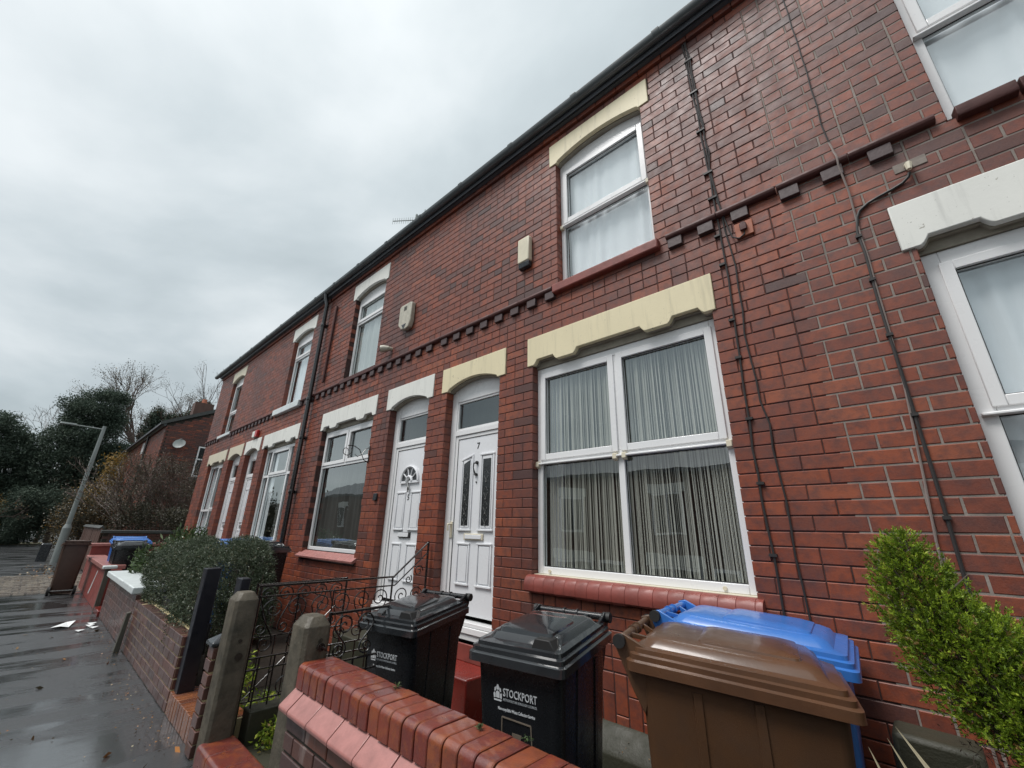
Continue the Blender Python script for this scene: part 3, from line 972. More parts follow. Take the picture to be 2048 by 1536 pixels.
w = window(h, -2.09, -1.09, 3.80, 5.30, YU, [(4.555, 5.30, [], True), (3.80, 4.555, [], False)], 'upper window with white net curtain',
           [('white', -2.04, -1.14, 3.83, 5.28, 0.17)], arch=0.14, fw=0.045)
MB().box(-2.07, 0.046, 4.518, -1.11, 0.08, 4.534).build('drip_bar', 'upvc', w, bevel=0.004)
for x in (-2.07, -1.115):
    MB().prism([(0.08, 4.55), (0.045, 4.54), (0.047, 4.50), (0.08, 4.49)], 'x', x - .018, x + .018).build('drip_cap', 'creamtrim', w, bevel=0.004)
MB().box(-2.13, -0.06, 3.70, -1.05, 0.1, 3.795).build('sill', 'pinksill', w, bevel=0.014, seg=3)

h = H['9']
w = window(h, 0.34, 1.98, 1.17, 2.985, YL, [(2.095, 2.985, [1.16], True), (1.17, 2.095, [1.16], False)], 'lower window with pale net curtain',
           [('white', 0.4, 1.93, 1.2, 2.98, 0.16)], arch=0.012, fw=0.075)
MB().box(0.36, 0.045, 2.068, 1.96, 0.076, 2.083).build('drip_bar', 'upvc', w, bevel=0.004)
MB().box(0.28, -0.06, 1.04, 2.05, 0.2, 1.165).build('sill', 'pinksill', w, bevel=0.014, seg=3)
w = window(h, 0.63, 1.65, 3.80, 5.30, YU, [(4.52, 5.30, [], True), (3.80, 4.52, [], False)], 'upper window with net curtain',
           [('white', 0.68, 1.6, 3.83, 5.28, 0.17)], arch=0.14, fw=0.06)
MB().box(0.65, 0.046, 4.478, 1.63, 0.08, 4.494).build('drip_bar', 'upvc', w, bevel=0.004)
x = 0.655
sl9 = MB().box(0.66, 0.0, 3.70, 1.67, 0.1, 3.785).build('sill', 'darkbrickmold', w)
while x < 1.68:
    MB().prism([(0.045, 3.70), (-0.055, 3.695), (-0.062, 3.71), (-0.06, 3.765), (0.045, 3.798)], 'x', x + .003, x + 0.228).build('sill_brick', 'darkbrickmold', w, bevel=0.004)
    x += 0.236

h = H['5']
w = window(h, -7.0, -5.38, 1.17, 2.985, YL, [(2.42, 2.985, [-6.19], True), (1.17, 2.42, [], False)], 'lower window with dark net curtain',
           [('grey', -6.95, -5.43, 1.2, 2.98, 0.16)], arch=0.012)
x = -7.08
while x < -5.32:
    MB().prism([(0.045, 1.09), (-0.06, 1.065), (-0.066, 1.09), (0.045, 1.166)], 'x', x + .003, x + 0.218).build('sill_brick', 'pinktile', w, bevel=0.003)
    x += 0.221
window(h, -6.54, -5.54, 3.82, 5.30, YU, [(4.88, 5.30, [], True), (3.82, 4.88, [], False)], 'upper window with grey blind', [('pale', -6.49, -5.59, 3.85, 5.28, 0.15)], arch=0.14)
MB().box(-6.60, -0.045, 3.745, -5.48, 0.1, 3.818).build('window_sill', 'darkbrickmold', h, bevel=0.008)

h = H['3']
w = window(h, -9.76, -8.11, 1.17, 2.985, YL, [(2.44, 2.985, [-9.42, -8.48], [False, True, False]), (1.17, 2.44, [-9.42, -8.48], False)], 'three-part lower window',
           [('white', -9.7, -9.2, 1.2, 2.98, 0.14), ('taupe', -8.9, -8.16, 1.2, 2.98, 0.16)], arch=0.012)
MB().box(-9.82, -0.05, 1.05, -8.05, 0.1, 1.165).build('sill', 'whitestone', w, bevel=0.008)
window(h, -9.28, -8.28, 3.80, 5.30, YU, [(4.92, 5.30, [], True), (3.80, 4.92, [], False)], 'upper window with white curtain', [('white', -9.23, -8.33, 3.83, 5.28, 0.17)], arch=0.14)
MB().box(-9.5, -0.08, 3.67, -8.17, 0.1, 3.795).build('window_sill', 'whitestone', h, bevel=0.01)

h = H['1']
w = window(h, -14.12, -12.66, 1.17, 2.985, YL, [(1.84, 2.985, [-13.3], [False, True]), (1.17, 1.84, [-13.3], False)], 'lower window with low transom',
           [('white', -14.05, -13.5, 1.2, 2.98, 0.16)], arch=0.012)
MB().box(-14.2, -0.05, 1.05, -12.6, 0.1, 1.165).build('sill', 'whitestone', w, bevel=0.008)
window(h, -13.66, -12.69, 3.80, 5.30, YU, [(4.42, 5.30, [], True), (3.80, 4.42, [], False)], 'upper window, curtain half drawn', [('taupe', -13.6, -12.8, 3.83, 5.28, 0.17)], arch=0.14)
MB().box(-13.74, -0.06, 3.72, -12.6, 0.1, 3.795).build('window_sill', 'whitestone', h, bevel=0.008)


# doors ------------------------------------------------------------------
def frame_bars(x0, x1, z0, z1, w, y0, y1, mb=None):
    mb = mb or MB()
    mb.box(x0, y0, z0, x0 + w, y1, z1).box(x1 - w, y0, z0, x1, y1, z1).box(x0 + w, y0, z1 - w, x1 - w, y1, z1).box(x0 + w, y0, z0, x1 - w, y1, z0 + w)
    return mb


def text_obj(s, size, loc, rot, mat, parent, name, bold=0.0, sx=1.0, extrude=0.0008):
    cu = bpy.data.curves.new('txt', 'FONT')
    cu.body = s; cu.size = size; cu.extrude = extrude; cu.offset = bold
    cu.align_x = 'CENTER'; cu.resolution_u = 2
    o = bpy.data.objects.new('txt', cu)
    COL.objects.link(o)
    dg = bpy.context.evaluated_depsgraph_get()
    me = bpy.data.meshes.new_from_object(o.evaluated_get(dg))
    bpy.data.objects.remove(o)
    me.materials.clear(); me.materials.append(M[mat])
    q = bpy.data.objects.new(name, me)
    COL.objects.link(q)
    q.parent = parent
    q.location = Vector(loc) - (root_loc(parent) if parent.get('abs', 1) else Vector((0, 0, 0)))
    q.rotation_euler = rot
    q.scale = (sx, 1, 1)
    return q


def door(h, x0, x1, style, label):
    yf = 0.10
    lx0, lx1 = x0 + 0.055, x1 - 0.02
    zl0, zl1 = 0.73, 2.455
    d_ = MB().box(lx0 + 0.075, yf + 0.02, zl0, lx1 - 0.07, yf + 0.065, zl1).build('door', 'upvc2', h, bevel=0.003, label=label)
    a, b = lx0 + 0.075, lx1 - 0.07
    # frame with transom and fanlight opening
    f = MB()
    f.box(x0 - .03, yf, 0.69, lx0 + 0.03, yf + 0.07, 3.12).box(lx1 - 0.03, yf, 0.69, x1 + .05, yf + 0.07, 3.12)
    f.box(lx0 + .03, yf, 2.90, lx1 - .03, yf + 0.07, 3.12).box(lx0 + .03, yf, 2.50, lx1 - .03, yf + 0.07, 2.56)
    f.build('door_frame', 'upvc', d_, bevel=0.005)
    f = MB()
    f.box(lx0 + .033, yf + .012, 0.70, lx0 + .070, yf + .05, 2.497).box(lx1 - .066, yf + .012, 0.70, lx1 - .033, yf + .05, 2.497).box(lx0 + .0705, yf + .012, 2.46, lx1 - .0665, yf + .05, 2.497)
    f.build('sash', 'upvc', d_, bevel=0.004)
    frame_bars(lx0 + .03, lx1 - .03, 2.56, 2.90, 0.022, yf + .01, yf + .05).build('fanlight_frame', 'upvc', d_, bevel=0.003)
    MB().add([(lx0 + .05, yf + .03, 2.58), (lx1 - .05, yf + .03, 2.58), (lx1 - .05, yf + .03, 2.88), (lx0 + .05, yf + .03, 2.88)], [(0, 1, 2, 3)]).build('fanlight', 'glass_grey', d_, fix=False)
    MB().box(lx0 + .031, yf + .10, 2.57, lx0 + .14, yf + .11, 2.9).build('blind', 'rubber', d_)
    MB().box(lx0 + .035, yf + .11, 2.57, lx1 - .03, yf + .12, 2.9).build('fanlight_net', 'curt_g', d_)
    th = MB()
    th.box(x0 + .005, yf - 0.04, 0.655, x1 - .005, yf + 0.07, 0.69).box(x0 + .005, yf - 0.055, 0.60, x1 - .005, yf + .06, 0.652).box(x0 + .005, yf - 0.04, 0.545, x1 - .005, yf + .05, 0.597)
    th.build('threshold', 'upvc', d_, bevel=0.005)
    MB().box(lx0 + .0712, yf + 0.016, .70, lx0 + .0748, yf + 0.06, 2.458).build('door_gap', 'gasket', d_)
    # mouldings
    cx = (a + b) / 2
    L0, L1 = a + 0.075, cx - 0.055
    R0, R1 = cx + 0.055, b - 0.06

    def mould(p0, p1, zz0, zz1, w=0.02, slope=0.0):
        m = MB()
        y0, y1 = yf - .0 + 0.008, yf + 0.021
        m.box(p0, y0, zz0 + w, p0 + w, y1, zz1 - w - max(0, slope)); m.box(p1 - w, y0, zz0 + w, p1, y1, zz1 - w)
        if slope:
            m.prism([(p0, zz1 - slope - w), (p1, zz1 - w), (p1, zz1), (p0, zz1 - slope)], 'y', y0, y1)
        else:
            m.box(p0 - .004, y0 - .003, zz1 - w, p1 + .004, y1, zz1)
        m.box(p0 - .006, y0 - .006, zz0, p1 + .006, y1, zz0 + w)
        m.build('panel_moulding', 'upvc2', d_, bevel=0.004)
        MB().box(p0 + w * 1.6, yf + 0.012, zz0 + w * 1.6, p1 - w * 1.6, yf + .0205, zz1 - w * 1.6 - slope * .6).build('panel', 'upvc2', d_, bevel=0.005)
    if style == '7':
        for (p0, p1, sg) in ((L0, L1, 0.05), (R0, R1, 0.0)):
            zt = 2.275 if sg else 2.265
            mould(p0, p1, 1.49, zt, slope=sg)
            gl = MB()
            gl.prism([(p0 + .045, 1.545), (p1 - .045, 1.545), (p1 - .045, zt - .06), (p0 + .045, zt - .06 - sg * .8)], 'y', yf + 0.0085, yf + 0.02)
            gp = gl.build('glass_panel', 'stainedg', d_)
            lm = MB(); c = (p0 + p1) / 2
            for z in (2.03, 1.86, 1.72, 1.61):
                s = 0.028
                lm.tube([(c - s, yf + .006, z), (c, yf + .006, z - .05), (c + s, yf + .006, z)], 0.0028, 4)
                lm.tube([(c - s, yf + .006, z + .02), (c, yf + .006, z + .06), (c + s, yf + .006, z + .02)], 0.0015, 4)
                lm.tube([(c, yf + .007, z - .06), (c, yf + .001, z - .06)], 0.009, 6)
            lm.build('leading', 'lead', d_, kind='stuff')
        mould(L0, L1, 0.985, 1.378); mould(R0, R1, 0.985, 1.382)
        MB().box(cx - .14, yf + .004, 1.405, cx + .14, yf + .02, 1.466).build('letterbox', 'creamtrim', d_, bevel=0.004)
        MB().box(cx - .12, yf - .002, 1.415, cx + .12, yf + .005, 1.456).build('letter_flap', 'upvc2', d_, bevel=0.004)
        text_obj('7', 0.095, (cx + .005, yf + .018, 2.325), (math.pi / 2, 0, 0), 'gasket', d_, 'house_number', 0.001)
        kn = MB()
        kn.tube([(cx + .004, yf + .012, 2.178), (cx - .014, yf - .018, 2.165), (cx - .016, yf - .022, 2.12), (cx + .0, yf - .02, 2.08), (cx + .002, yf - .008, 2.055)], [0.007, .008, .006, .007, .011], 8)
        kn.tube([(cx + .002, yf + .02, 2.175), (cx + .002, yf + .002, 2.175)], 0.018, 10).tube([(cx, yf + .02, 2.05), (cx, yf + .004, 2.05)], 0.015, 10)
        kn.tube([(cx - .03, yf + .008, 2.05), (cx + .0, yf + .008, 2.045)], .006, 6)
        kn.build('knocker', 'gasket', d_, smooth=True)
        MB().tube([(cx, yf + .02, 1.973), (cx, yf + .012, 1.973)], 0.009, 8).build('spyhole', 'gasket', d_)
        MB().box(lx0 + .036, yf + .002, 1.42, lx0 + .066, yf + .0125, 1.58).tube([(lx0 + .05, yf + .012, 1.555), (lx0 + .05, yf - .04, 1.555), (lx0 + .05, yf - .045, 1.55), (lx0 + .05, yf - .04, 1.49)], 0.011, 8).build('handle', 'creamtrim', d_, bevel=0.002)
    elif style == '5':
        # fan light: half disc glass with five ribs
        zc = 2.055; r = 0.165
        n = 14
        arc = [(cx + r * math.cos(math.pi * i / n), zc + r * math.sin(math.pi * i / n)) for i in range(n + 1)]
        MB().prism(arc, 'y', yf + .012, yf + .0205).build('glass_panel', 'stainedg', d_)
        m = MB()
        pts = [(cx + (r + .014) * math.cos(math.pi * i / n), yf + .006, zc + (r + .014) * math.sin(math.pi * i / n)) for i in range(n + 1)]
        m.tube(pts, 0.015, 6)
        for i in range(1, 5):
            a_ = math.pi * i / 5
            m.tube([(cx + .06 * math.cos(a_), yf + .008, zc + .06 * math.sin(a_)), (cx + r * math.cos(a_), yf + .008, zc + r * math.sin(a_))], 0.008, 6)
        m.tube([(cx + .055 * math.cos(math.pi * i / 8), yf + .006, zc + .055 * math.sin(math.pi * i / 8)) for i in range(9)], 0.02, 6)
        m.box(cx - r - .03, yf, zc - .025, cx + r + .03, yf + .02, zc + .004)
        m.build('fan_moulding', 'upvc2', d_, smooth=True)
        mould(L0, L1, 1.48, 1.93); mould(R0, R1, 1.48, 1.93)
        mould(L0, L1, 0.93, 1.337); mould(R0, R1, 0.93, 1.337)
        MB().box(cx - .12, yf + .003, 1.40, cx + .12, yf + .0198, 1.462).build('letterbox', 'gasket', d_, bevel=0.003)
        MB().box(cx - .115, yf - .002, 1.407, cx + .095, yf + .004, 1.455).build('letter_flap', 'upvc2', d_, bevel=0.003)
        text_obj('5', 0.095, (cx, yf + .018, 1.83), (math.pi / 2, 0, 0), 'gasket', d_, 'house_number', 0.001)
        k = MB()
        k.tube([(cx, yf + .01, 2.09), (cx - .02, yf - .008, 2.06), (cx - .005, yf - .012, 2.02), (cx + .02, yf - .01, 1.98), (cx, yf, 1.95)], [.01, .014, .01, .014, .012], 8).tube([(cx, yf, 1.97), (cx, yf, 1.92)], .009, 8)
        k.build('knocker', 'lead', d_, smooth=True)
    else:
        mould(L0, L1, 1.55, 2.25); mould(R0, R1, 1.55, 2.25); mould(L0, L1, 0.95, 1.4); mould(R0, R1, 0.95, 1.4)
        MB().box(cx - .12, yf + .003, 1.44, cx + .12, yf + .0198, 1.5).build('letterbox', 'lead', d_, bevel=0.003)
    return d_


door(H['7'], -3.72, -2.86, '7', 'white panelled door with two leaded glass strips')
door(H['5'], -4.93, -4.07, '5', 'white panelled door with fan-shaped light')
door(H['3'], -10.98, -10.14, 'p', 'white door beside the three-part window')
door(H['1'], -12.22, -11.32, 'p', 'white door of the end house')
door(H['9'], 2.45, 3.3, 'p', 'white door beyond the right edge')

# things fixed on the fronts
h = H['5']
ab_ = MB()
ab_.prism([(-4.885, 4.26), (-4.80, 4.17), (-4.70, 4.15), (-4.62, 4.17), (-4.585, 4.26), (-4.585, 4.55), (-4.63, 4.565), (-4.84, 4.565), (-4.885, 4.55)], 'y', -0.075, -0.006)
ax = ab_.build('alarm_box', 'dirtybox', h, bevel=0.012, label='grimy hexagonal alarm box')
MB().prism([(-4.79, 4.235), (-4.735, 4.155), (-4.68, 4.235)], 'y', -0.078, -0.0765).build('lamp_cover', 'darkplastic', ax)
for i in range(4):
    MB().box(-4.77, -0.0785, 4.46 + i * .018, -4.70, -0.0765, 4.467 + i * .018).build('slot', 'gasket', ax)
h = H['7']
ax = MB().box(-2.58, -0.07, 4.235, -2.42, -0.006, 4.545).build('alarm_box', 'cambox', h, bevel=0.012, label='clean cream alarm box')
MB().prism([(-0.066, 4.232), (-0.055, 4.175), (-0.01, 4.165), (-0.01, 4.232)], 'x', -2.575, -2.425).build('lamp_cover', 'darkplastic', ax, bevel=0.006)
ax = MB().box(-10.62, -0.06, 3.36, -10.45, -0.006, 3.50).build('alarm_box', 'whitepaint', H['3'], bevel=0.01, label='small red and white alarm box')
MB().box(-10.44, -0.065, 3.355, -10.30, -0.006, 3.505).build('alarm_cover', 'redplastic', ax, bevel=0.01)
# round camera
cm = MB().tube([(-5.1, 0, 3.975), (-5.1, -0.05, 3.975)], 0.03, 10).build('camera_bracket', 'dirtybox', H['5'], smooth=True, label='small round security camera')
MB().tube([(-5.1, -0.045, 3.975), (-5.16, -0.10, 3.97), (-5.19, -0.13, 3.965)], [0.035, 0.055, 0.052], 14).build('camera_head', 'dirtybox', cm, smooth=True)
MB().tube([(-5.191, -0.131, 3.965), (-5.194, -0.134, 3.9648)], 0.038, 14).build('camera_lens', 'darkplastic', cm)
# hanging basket bracket, scrolled
sc2 = MB()
sc2.tube([(-5.33, -0.012, 2.57), (-5.33, -0.012, 2.33)], 0.006, 6)
pts = []
for i in range(26):
    t_ = i / 25
    a_ = t_ * 2.2 * math.pi
    r_ = 0.018 + 0.06 * t_
    pts.append((-5.33, -0.34 + r_ * math.cos(a_) * 1.0, 2.46 + r_ * math.sin(a_)))
sc2.tube(pts, 0.005, 5)
sc2.tube([(-5.33, -0.012, 2.34), (-5.33, -0.08, 2.37), (-5.33, -0.16, 2.50), (-5.33, -0.25, 2.54), (-5.33, -0.33, 2.53)], 0.006, 6)
sc2.tube([(-5.33, -0.012, 2.55), (-5.33, -0.07, 2.52), (-5.33, -0.12, 2.44), (-5.33, -0.18, 2.40), (-5.33, -0.22, 2.43)], 0.005, 6)
sc2.build('basket_bracket', 'iron', H['5'], smooth=True, label='scrolled black iron hanging bracket')
MB().box(-5.06, -0.03, 1.83, -4.98, -0.006, 1.92).build('bell_push', 'darkplastic', H['5'], bevel=0.006)

# downpipe between houses 5 and 3
dp = MB()
dp.tube([(-7.66, -0.13, 5.88), (-7.66, -0.12, 5.80), (-7.66, -0.075, 5.66), (-7.655, -0.075, 3.0), (-7.65, -0.075, 0.1)], 0.038, 14)
dpo = dp.build('downpipe', 'blackpipe', H['3'], smooth=True)
for z in (5.2, 3.7, 2.98, 2.05, 0.9):
    MB().tube([(-7.656, -0.075, z - .03), (-7.656, -0.075, z + .03)], 0.048, 12).box(-7.72, -0.03, z - .02, -7.59, -0.003, z + .02).build('collar', 'blackpipe', dpo, bevel=0.003)
# reddish waste pipe beside it
MB().tube([(-7.28, -0.03, 5.5), (-7.30, -0.03, 3.95)], 0.022, 10).build('overflow_pipe', 'darkbrickmold', H['5'], smooth=True)

# cables
def wobble(pts, amp=0.008, n=7):
    out = []
    for i in range(len(pts) - 1):
        a = Vector(pts[i]); b = Vector(pts[i + 1])
        k = max(2, int((b - a).length * n))
        for j in range(k):
            p = a.lerp(b, j / k)
            if i or j: p += Vector((R_.gauss(0, amp), 0, 0))
            out.append(tuple(p))
    out.append(tuple(pts[-1]))
    return out


yc = -0.014
c1 = MB()
c1.tube(wobble([(-0.627, yc, 5.86), (-0.60, yc, 4.0), (-0.60, yc, 3.2), (-0.625, yc, 2.16), (-0.62, yc, 1.1), (-0.60, yc, 0.6)], .004), 0.0065, 6)
c1.build('cable', 'cable', H['7'], smooth=True)
MB().tube(wobble([(-0.600, yc - .004, 5.84), (-0.585, yc, 4.7), (-0.578, yc, 3.95), (-0.545, yc, 3.3), (-0.556, yc, 2.6), (-0.52, yc, 2.15), (-0.50, yc, 1.1), (-0.50, yc, .6)], .005), 0.0055, 6).build('cable', 'cable', H['7'], smooth=True)
MB().tube(wobble([(-0.612, yc - .006, 5.85), (-0.594, yc, 4.7), (-0.585, yc, 3.9), (-0.553, yc, 3.72)], .005) + [(-0.535, yc - .01, 3.60), (-0.52, yc - .012, 3.53), (-0.48, yc - .014, 3.50), (-0.445, yc - .012, 3.52), (-0.44, yc, 3.57)], 0.0055, 6).build('cable', 'cable', H['7'], smooth=True)
for z in (5.5, 5.1, 4.65, 4.2, 3.95, 3.6, 3.35, 2.9, 2.62, 2.2, 1.8, 1.4):
    MB().box(-0.64, -0.026, z - .008, -0.575 if z > 3.7 else -0.60, -0.003, z + .008).build('cable_clip', 'cable', H['7'])
pl = MB().box(-0.50, -0.022, 3.51, -0.385, -0.003, 3.63).build('cover_plate', 'terracotta', H['7'], bevel=0.004)
MB().prism([(-0.465, 3.55), (-0.42, 3.55), (-0.42, 3.60), (-0.43, 3.615), (-0.455, 3.615), (-0.465, 3.60)], 'y', -0.045, -0.0225).build('cowl', 'darkbrickmold', pl, bevel=0.004)
MB().tube(wobble([(0.117, yc + .004, 5.46), (0.118, yc, 4.8), (0.125, yc, 3.95)], .004), 0.0045, 6).build('cable', 'cable', H['9'], smooth=True)
MB().tube(wobble([(0.124, yc, 3.95), (0.130, yc - .02, 3.85), (0.132, yc - .04, 3.78), (0.139, yc - .02, 3.68), (0.141, yc, 3.36), (0.13, yc, 2.4), (0.10, yc, 1.9), (0.08, yc, 1.68), (0.057, yc, 1.3), (0.05, yc, .6)], .003), 0.006, 6).build('cable', 'cableg', H['9'], smooth=True)
MB().tube([(0.415, yc - .01, 3.49), (0.405, yc - .008, 3.465), (0.375, yc, 3.445), (0.33, yc, 3.43), (0.26, yc, 3.415), (0.21, yc, 3.40), (0.165, yc, 3.37), (0.145, yc, 3.33), (0.127, yc, 3.23), (0.133, yc, 3.08), (0.125, yc, 2.77), (0.128, yc, 1.92), (0.128, yc, 1.68), (0.122, yc, 1.18), (0.12, yc, 1.1)], 0.0085, 6).build('cable', 'cable', H['9'], smooth=True)
bx = MB().box(0.36, -0.008, 3.525, 0.50, -0.002, 3.585).build('mortar_patch', 'mortar_grey', H['9'], bevel=0.002)
MB().tube([(0.42, -0.004, 3.555), (0.418, -0.05, 3.53), (0.415, -0.055, 3.49)], [.018, .018, .012], 8).build('cable_cowl', 'creamtrim', H['9'], smooth=True)
for z in (3.2, 2.9, 2.55, 2.1, 1.6):
    MB().box(0.112, -0.028, z - .008, 0.142, -0.003, z + .008).build('cable_clip', 'cable', H['9'])

# plinth, basement bricks and cellar grille of number 7
pm = MB()
pm.prism([(0.02, 0.0), (-0.125, 0.0), (-0.12, 0.205), (-0.105, 0.228), (-0.03, 0.318), (-0.006, 0.336), (0.02, 0.336)], 'x', -2.76, 3.5)
pm.build('plinth', 'concrete', H['7'], bevel=0.006)

# aerial on the roof of number 5
ae = MB()
A = Vector((-7.05, 1.46, 8.4)); B = Vector((-7.62, 1.03, 8.4))
ae.tube([A, B], 0.011, 6)
dd = (B - A).normalized(); pp = Vector((0, 0, 1))
for i in range(13):
    p = A.lerp(B, 0.10 + 0.90 * i / 12)
    ae.tube([p - pp * 0.085, p + pp * 0.085], 0.004, 4)
p = A.lerp(B, 0.2)
ae.box(p.x - .02, p.y - .02, p.z - .16, p.x + .02, p.y + .02, p.z + .16)
ae.tube([A + pp * .0, A - dd * .05 + pp * .3], 0.008, 4).tube([A, A - dd * .05 - pp * .3], 0.008, 4)
ae.tube([A, (A.x, A.y, 6.7)], 0.018, 6)
ae.build('aerial', 'lamppost', H['5'], smooth=False, label='television aerial above the roof')


# steps at the doors
def door_step(x0, x1, label, k, mt='redstep'):
    t = thing('door_step', label, 'step', ((x0 + x1) / 2, -0.16, 0))
    MB().box(x0, -0.34, 0.03, x1, -0.006, 0.41).build('tread', mt, t, bevel=0.012)
    MB().box(x0 + .05, -0.028, 0.411, x1 - .05, -0.007, 0.543).build('riser', 'pinksill' if mt == 'redstep' else mt, t, bevel=0.004)
    return t


door_step(-3.8, -2.78, 'glossy red painted block step below door 7', '7')
door_step(-5.0, -3.99, 'dark mossy block step below door 5, behind the railings', '5', 'concrete')
door_step(-11.05, -10.1, 'red door step below the door of the third house', '3')
door_step(-12.3, -11.25, 'red door step below the door of the end house', '1')

# ------------------------------------------------------------------ garden walls


def brick_run(parent, x0, x1, z0, z1, yf, mi, ms, n_ind, course=0.0828, pitch=0.232, jt=0.010, depth=0.1, tl=(0, 1), flush=0.004):
    sp = []
    n = max(1, int(round((z1 - z0) / course)))
    for c in range(n):
        za = z0 + (z1 - z0) * c / n; zb = z0 + (z1 - z0) * (c + 1) / n
        e = [x0] + ([x0 + pitch / 2] if c % 2 else [])
        while e[-1] + pitch < x1 - .05: e.append(e[-1] + pitch)
        e.append(x1)
        for k in range(len(e) - 1):
            w = e[k + 1] - e[k] - jt
            if w < .02: continue
            sp.append((Matrix.Translation(((e[k] + e[k + 1]) / 2, yf - flush, (za + zb) / 2)), w, (zb - za) - jt, depth, R_.uniform(*tl)))
    place_bricks(sp, parent, n_ind, mi, ms)


def end_run(parent, x, y0, y1, z0, z1, mi, ms, sgn=1, course=0.0828, jt=0.010, tl=(0, 1), n_ind=300):
    """bricks on an end face looking along +X (sgn 1)"""
    sp = []
    n = max(1, int(round((z1 - z0) / course)))
    for c in range(n):
        za = z0 + (z1 - z0) * c / n; zb = z0 + (z1 - z0) * (c + 1) / n
        e = [y0, y1] if c % 2 or y1 - y0 < .15 else [y0, (y0 + y1) / 2, y1]
        for k in range(len(e) - 1):
            rot = Matrix.Rotation(math.pi / 2 * sgn, 4, 'Z')
            sp.append((Matrix.Translation((x + .004 * sgn, (e[k] + e[k + 1]) / 2, (za + zb) / 2)) @ rot, e[k + 1] - e[k] - jt, zb - za - jt, .06, R_.uniform(*tl)))
    place_bricks(sp, parent, n_ind, mi, ms)


# near wall, number 7
nw = thing('garden_wall', 'low front wall nearest the camera, glossy rounded red coping over a pink sloping plinth', 'wall', (-1.3, -1.62, 0))
MB().box(-2.60, -1.738, 0, 0.8, -1.50, 0.60).build('core', 'mortar_dk', nw)
MB().box(-2.61, -1.705, 0.60, 0.8, -1.515, 0.785).build('bed', 'mortar_dk', nw)
brick_run(nw, -2.615, 0.8, 0.012, 0.592, -1.741, 'dk_i', 'brick_s', 300, tl=(0, 1), jt=.012)
end_run(nw, -2.605, -1.738, -1.505, 0.012, 0.592, 'dk_i', 'brick_s', -1)


def bullnose_mesh(w, y0, y1, z0, z1, r, mat, name='brick', lip=0.0):
    pts = [(y0, z0)]
    for i in range(6):
        a = math.pi / 2 * i / 5
        pts.append((y0 + r - r * math.cos(a), z1 - r + r * math.sin(a)))
    for i in range(6):
        a = math.pi / 2 * (1 - i / 5)
        pts.append((y1 - r + r * math.cos(a), z1 - r + r * math.sin(a)))
    pts.append((y1, z0))
    mb = MB(); c = 0.004
    n = len(pts)
    cy, cz = (y0 + y1) / 2, (z0 + z1) / 2
    ins = [(cy + (p[0] - cy) * (1 - .03), cz + (p[1] - cz) * (1 - .05)) for p in pts]
    rings = [[(-w / 2, *p) for p in ins], [(-w / 2 + c, *p) for p in pts], [(w / 2 - c, *p) for p in pts], [(w / 2, *p) for p in ins]]
    mb.loft(rings)
    ob = mb.build(name, mat, smooth=True, ang=30)
    me = ob.data
    me.transform(Matrix.Translation((0, -cy, -cz)))
    bpy.data.objects.remove(ob)
    return me, cy, cz


bm_, cy_, cz_ = bullnose_mesh(0.0755, -1.722, -1.508, 0.688, 0.80, 0.032, 'cop_i')
x = -2.63
while x < 0.78:
    o = bpy.data.objects.new('brick', bm_); COL.objects.link(o); o.parent = nw
    o.location = Vector((x + .041, cy_ + R_.uniform(-.002, .002), cz_ + R_.uniform(-.0015, .0015))) - root_loc(nw)
    o.rotation_euler = (R_.gauss(0, .004), R_.gauss(0, .006), R_.gauss(0, .008))
    t = R_.uniform(0.1, 0.6) if x < -1.9 else R_.choice([R_.uniform(.15, .6), R_.uniform(.4, 1.0), R_.uniform(.6, 1)])
    o.color = (t, t, t, 1)
    x += 0.0825
mb = MB()
mb.prism([(-1.70, .692), (-1.784, .622), (-1.788, .612), (-1.784, .597), (-1.70, .594)], 'x', -.108, .108)
po = mb.build('brick', 'pinktile', bevel=.003); pme = po.data; pme.transform(Matrix.Translation((0, 1.74, -.64)))
bpy.data.objects.remove(po)
x = -2.64; first = True
while x < 0.75:
    wd = 0.11 if first else 0.222
    o = bpy.data.objects.new('brick', pme); COL.objects.link(o); o.parent = nw
    o.location = Vector((x + wd / 2, -1.74, .64 + R_.uniform(-.0015, .0015))) - root_loc(nw)
    o.scale = (wd / 0.222 * (0.97 if first else 1), 1, 1)
    o.rotation_euler = (0, R_.gauss(0, .003), R_.gauss(0, .003))
    bv = o.modifiers.new('bevel', 'BEVEL'); bv.width = .003; bv.segments = 2
    x += wd; first = False
# weeds and moss on the coping
wd_ = MB()
for (x, y) in ((-1.93, -1.56), (-1.16, -1.53), (-1.35, -1.58)):
    for k in range(14):
        a = R_.uniform(0, 6.28); l = R_.uniform(.012, .03); zz = R_.uniform(.004, .02)
        c, s = math.cos(a), math.sin(a)
        wd_.add([(x, y, .80), (x + c * l * .5 - s * .004, y + s * l * .5 + c * .004, .80 + zz * 1.2), (x + c * l, y + s * l, .80 + zz), (x + c * l * .5 + s * .004, y + s * l * .5 - c * .004, .80 + zz * 1.2)], [(0, 1, 2, 3)], R_.random())
wd_.build('weed', 'leaf_mid', nw, fix=False, attr=True, kind='stuff')

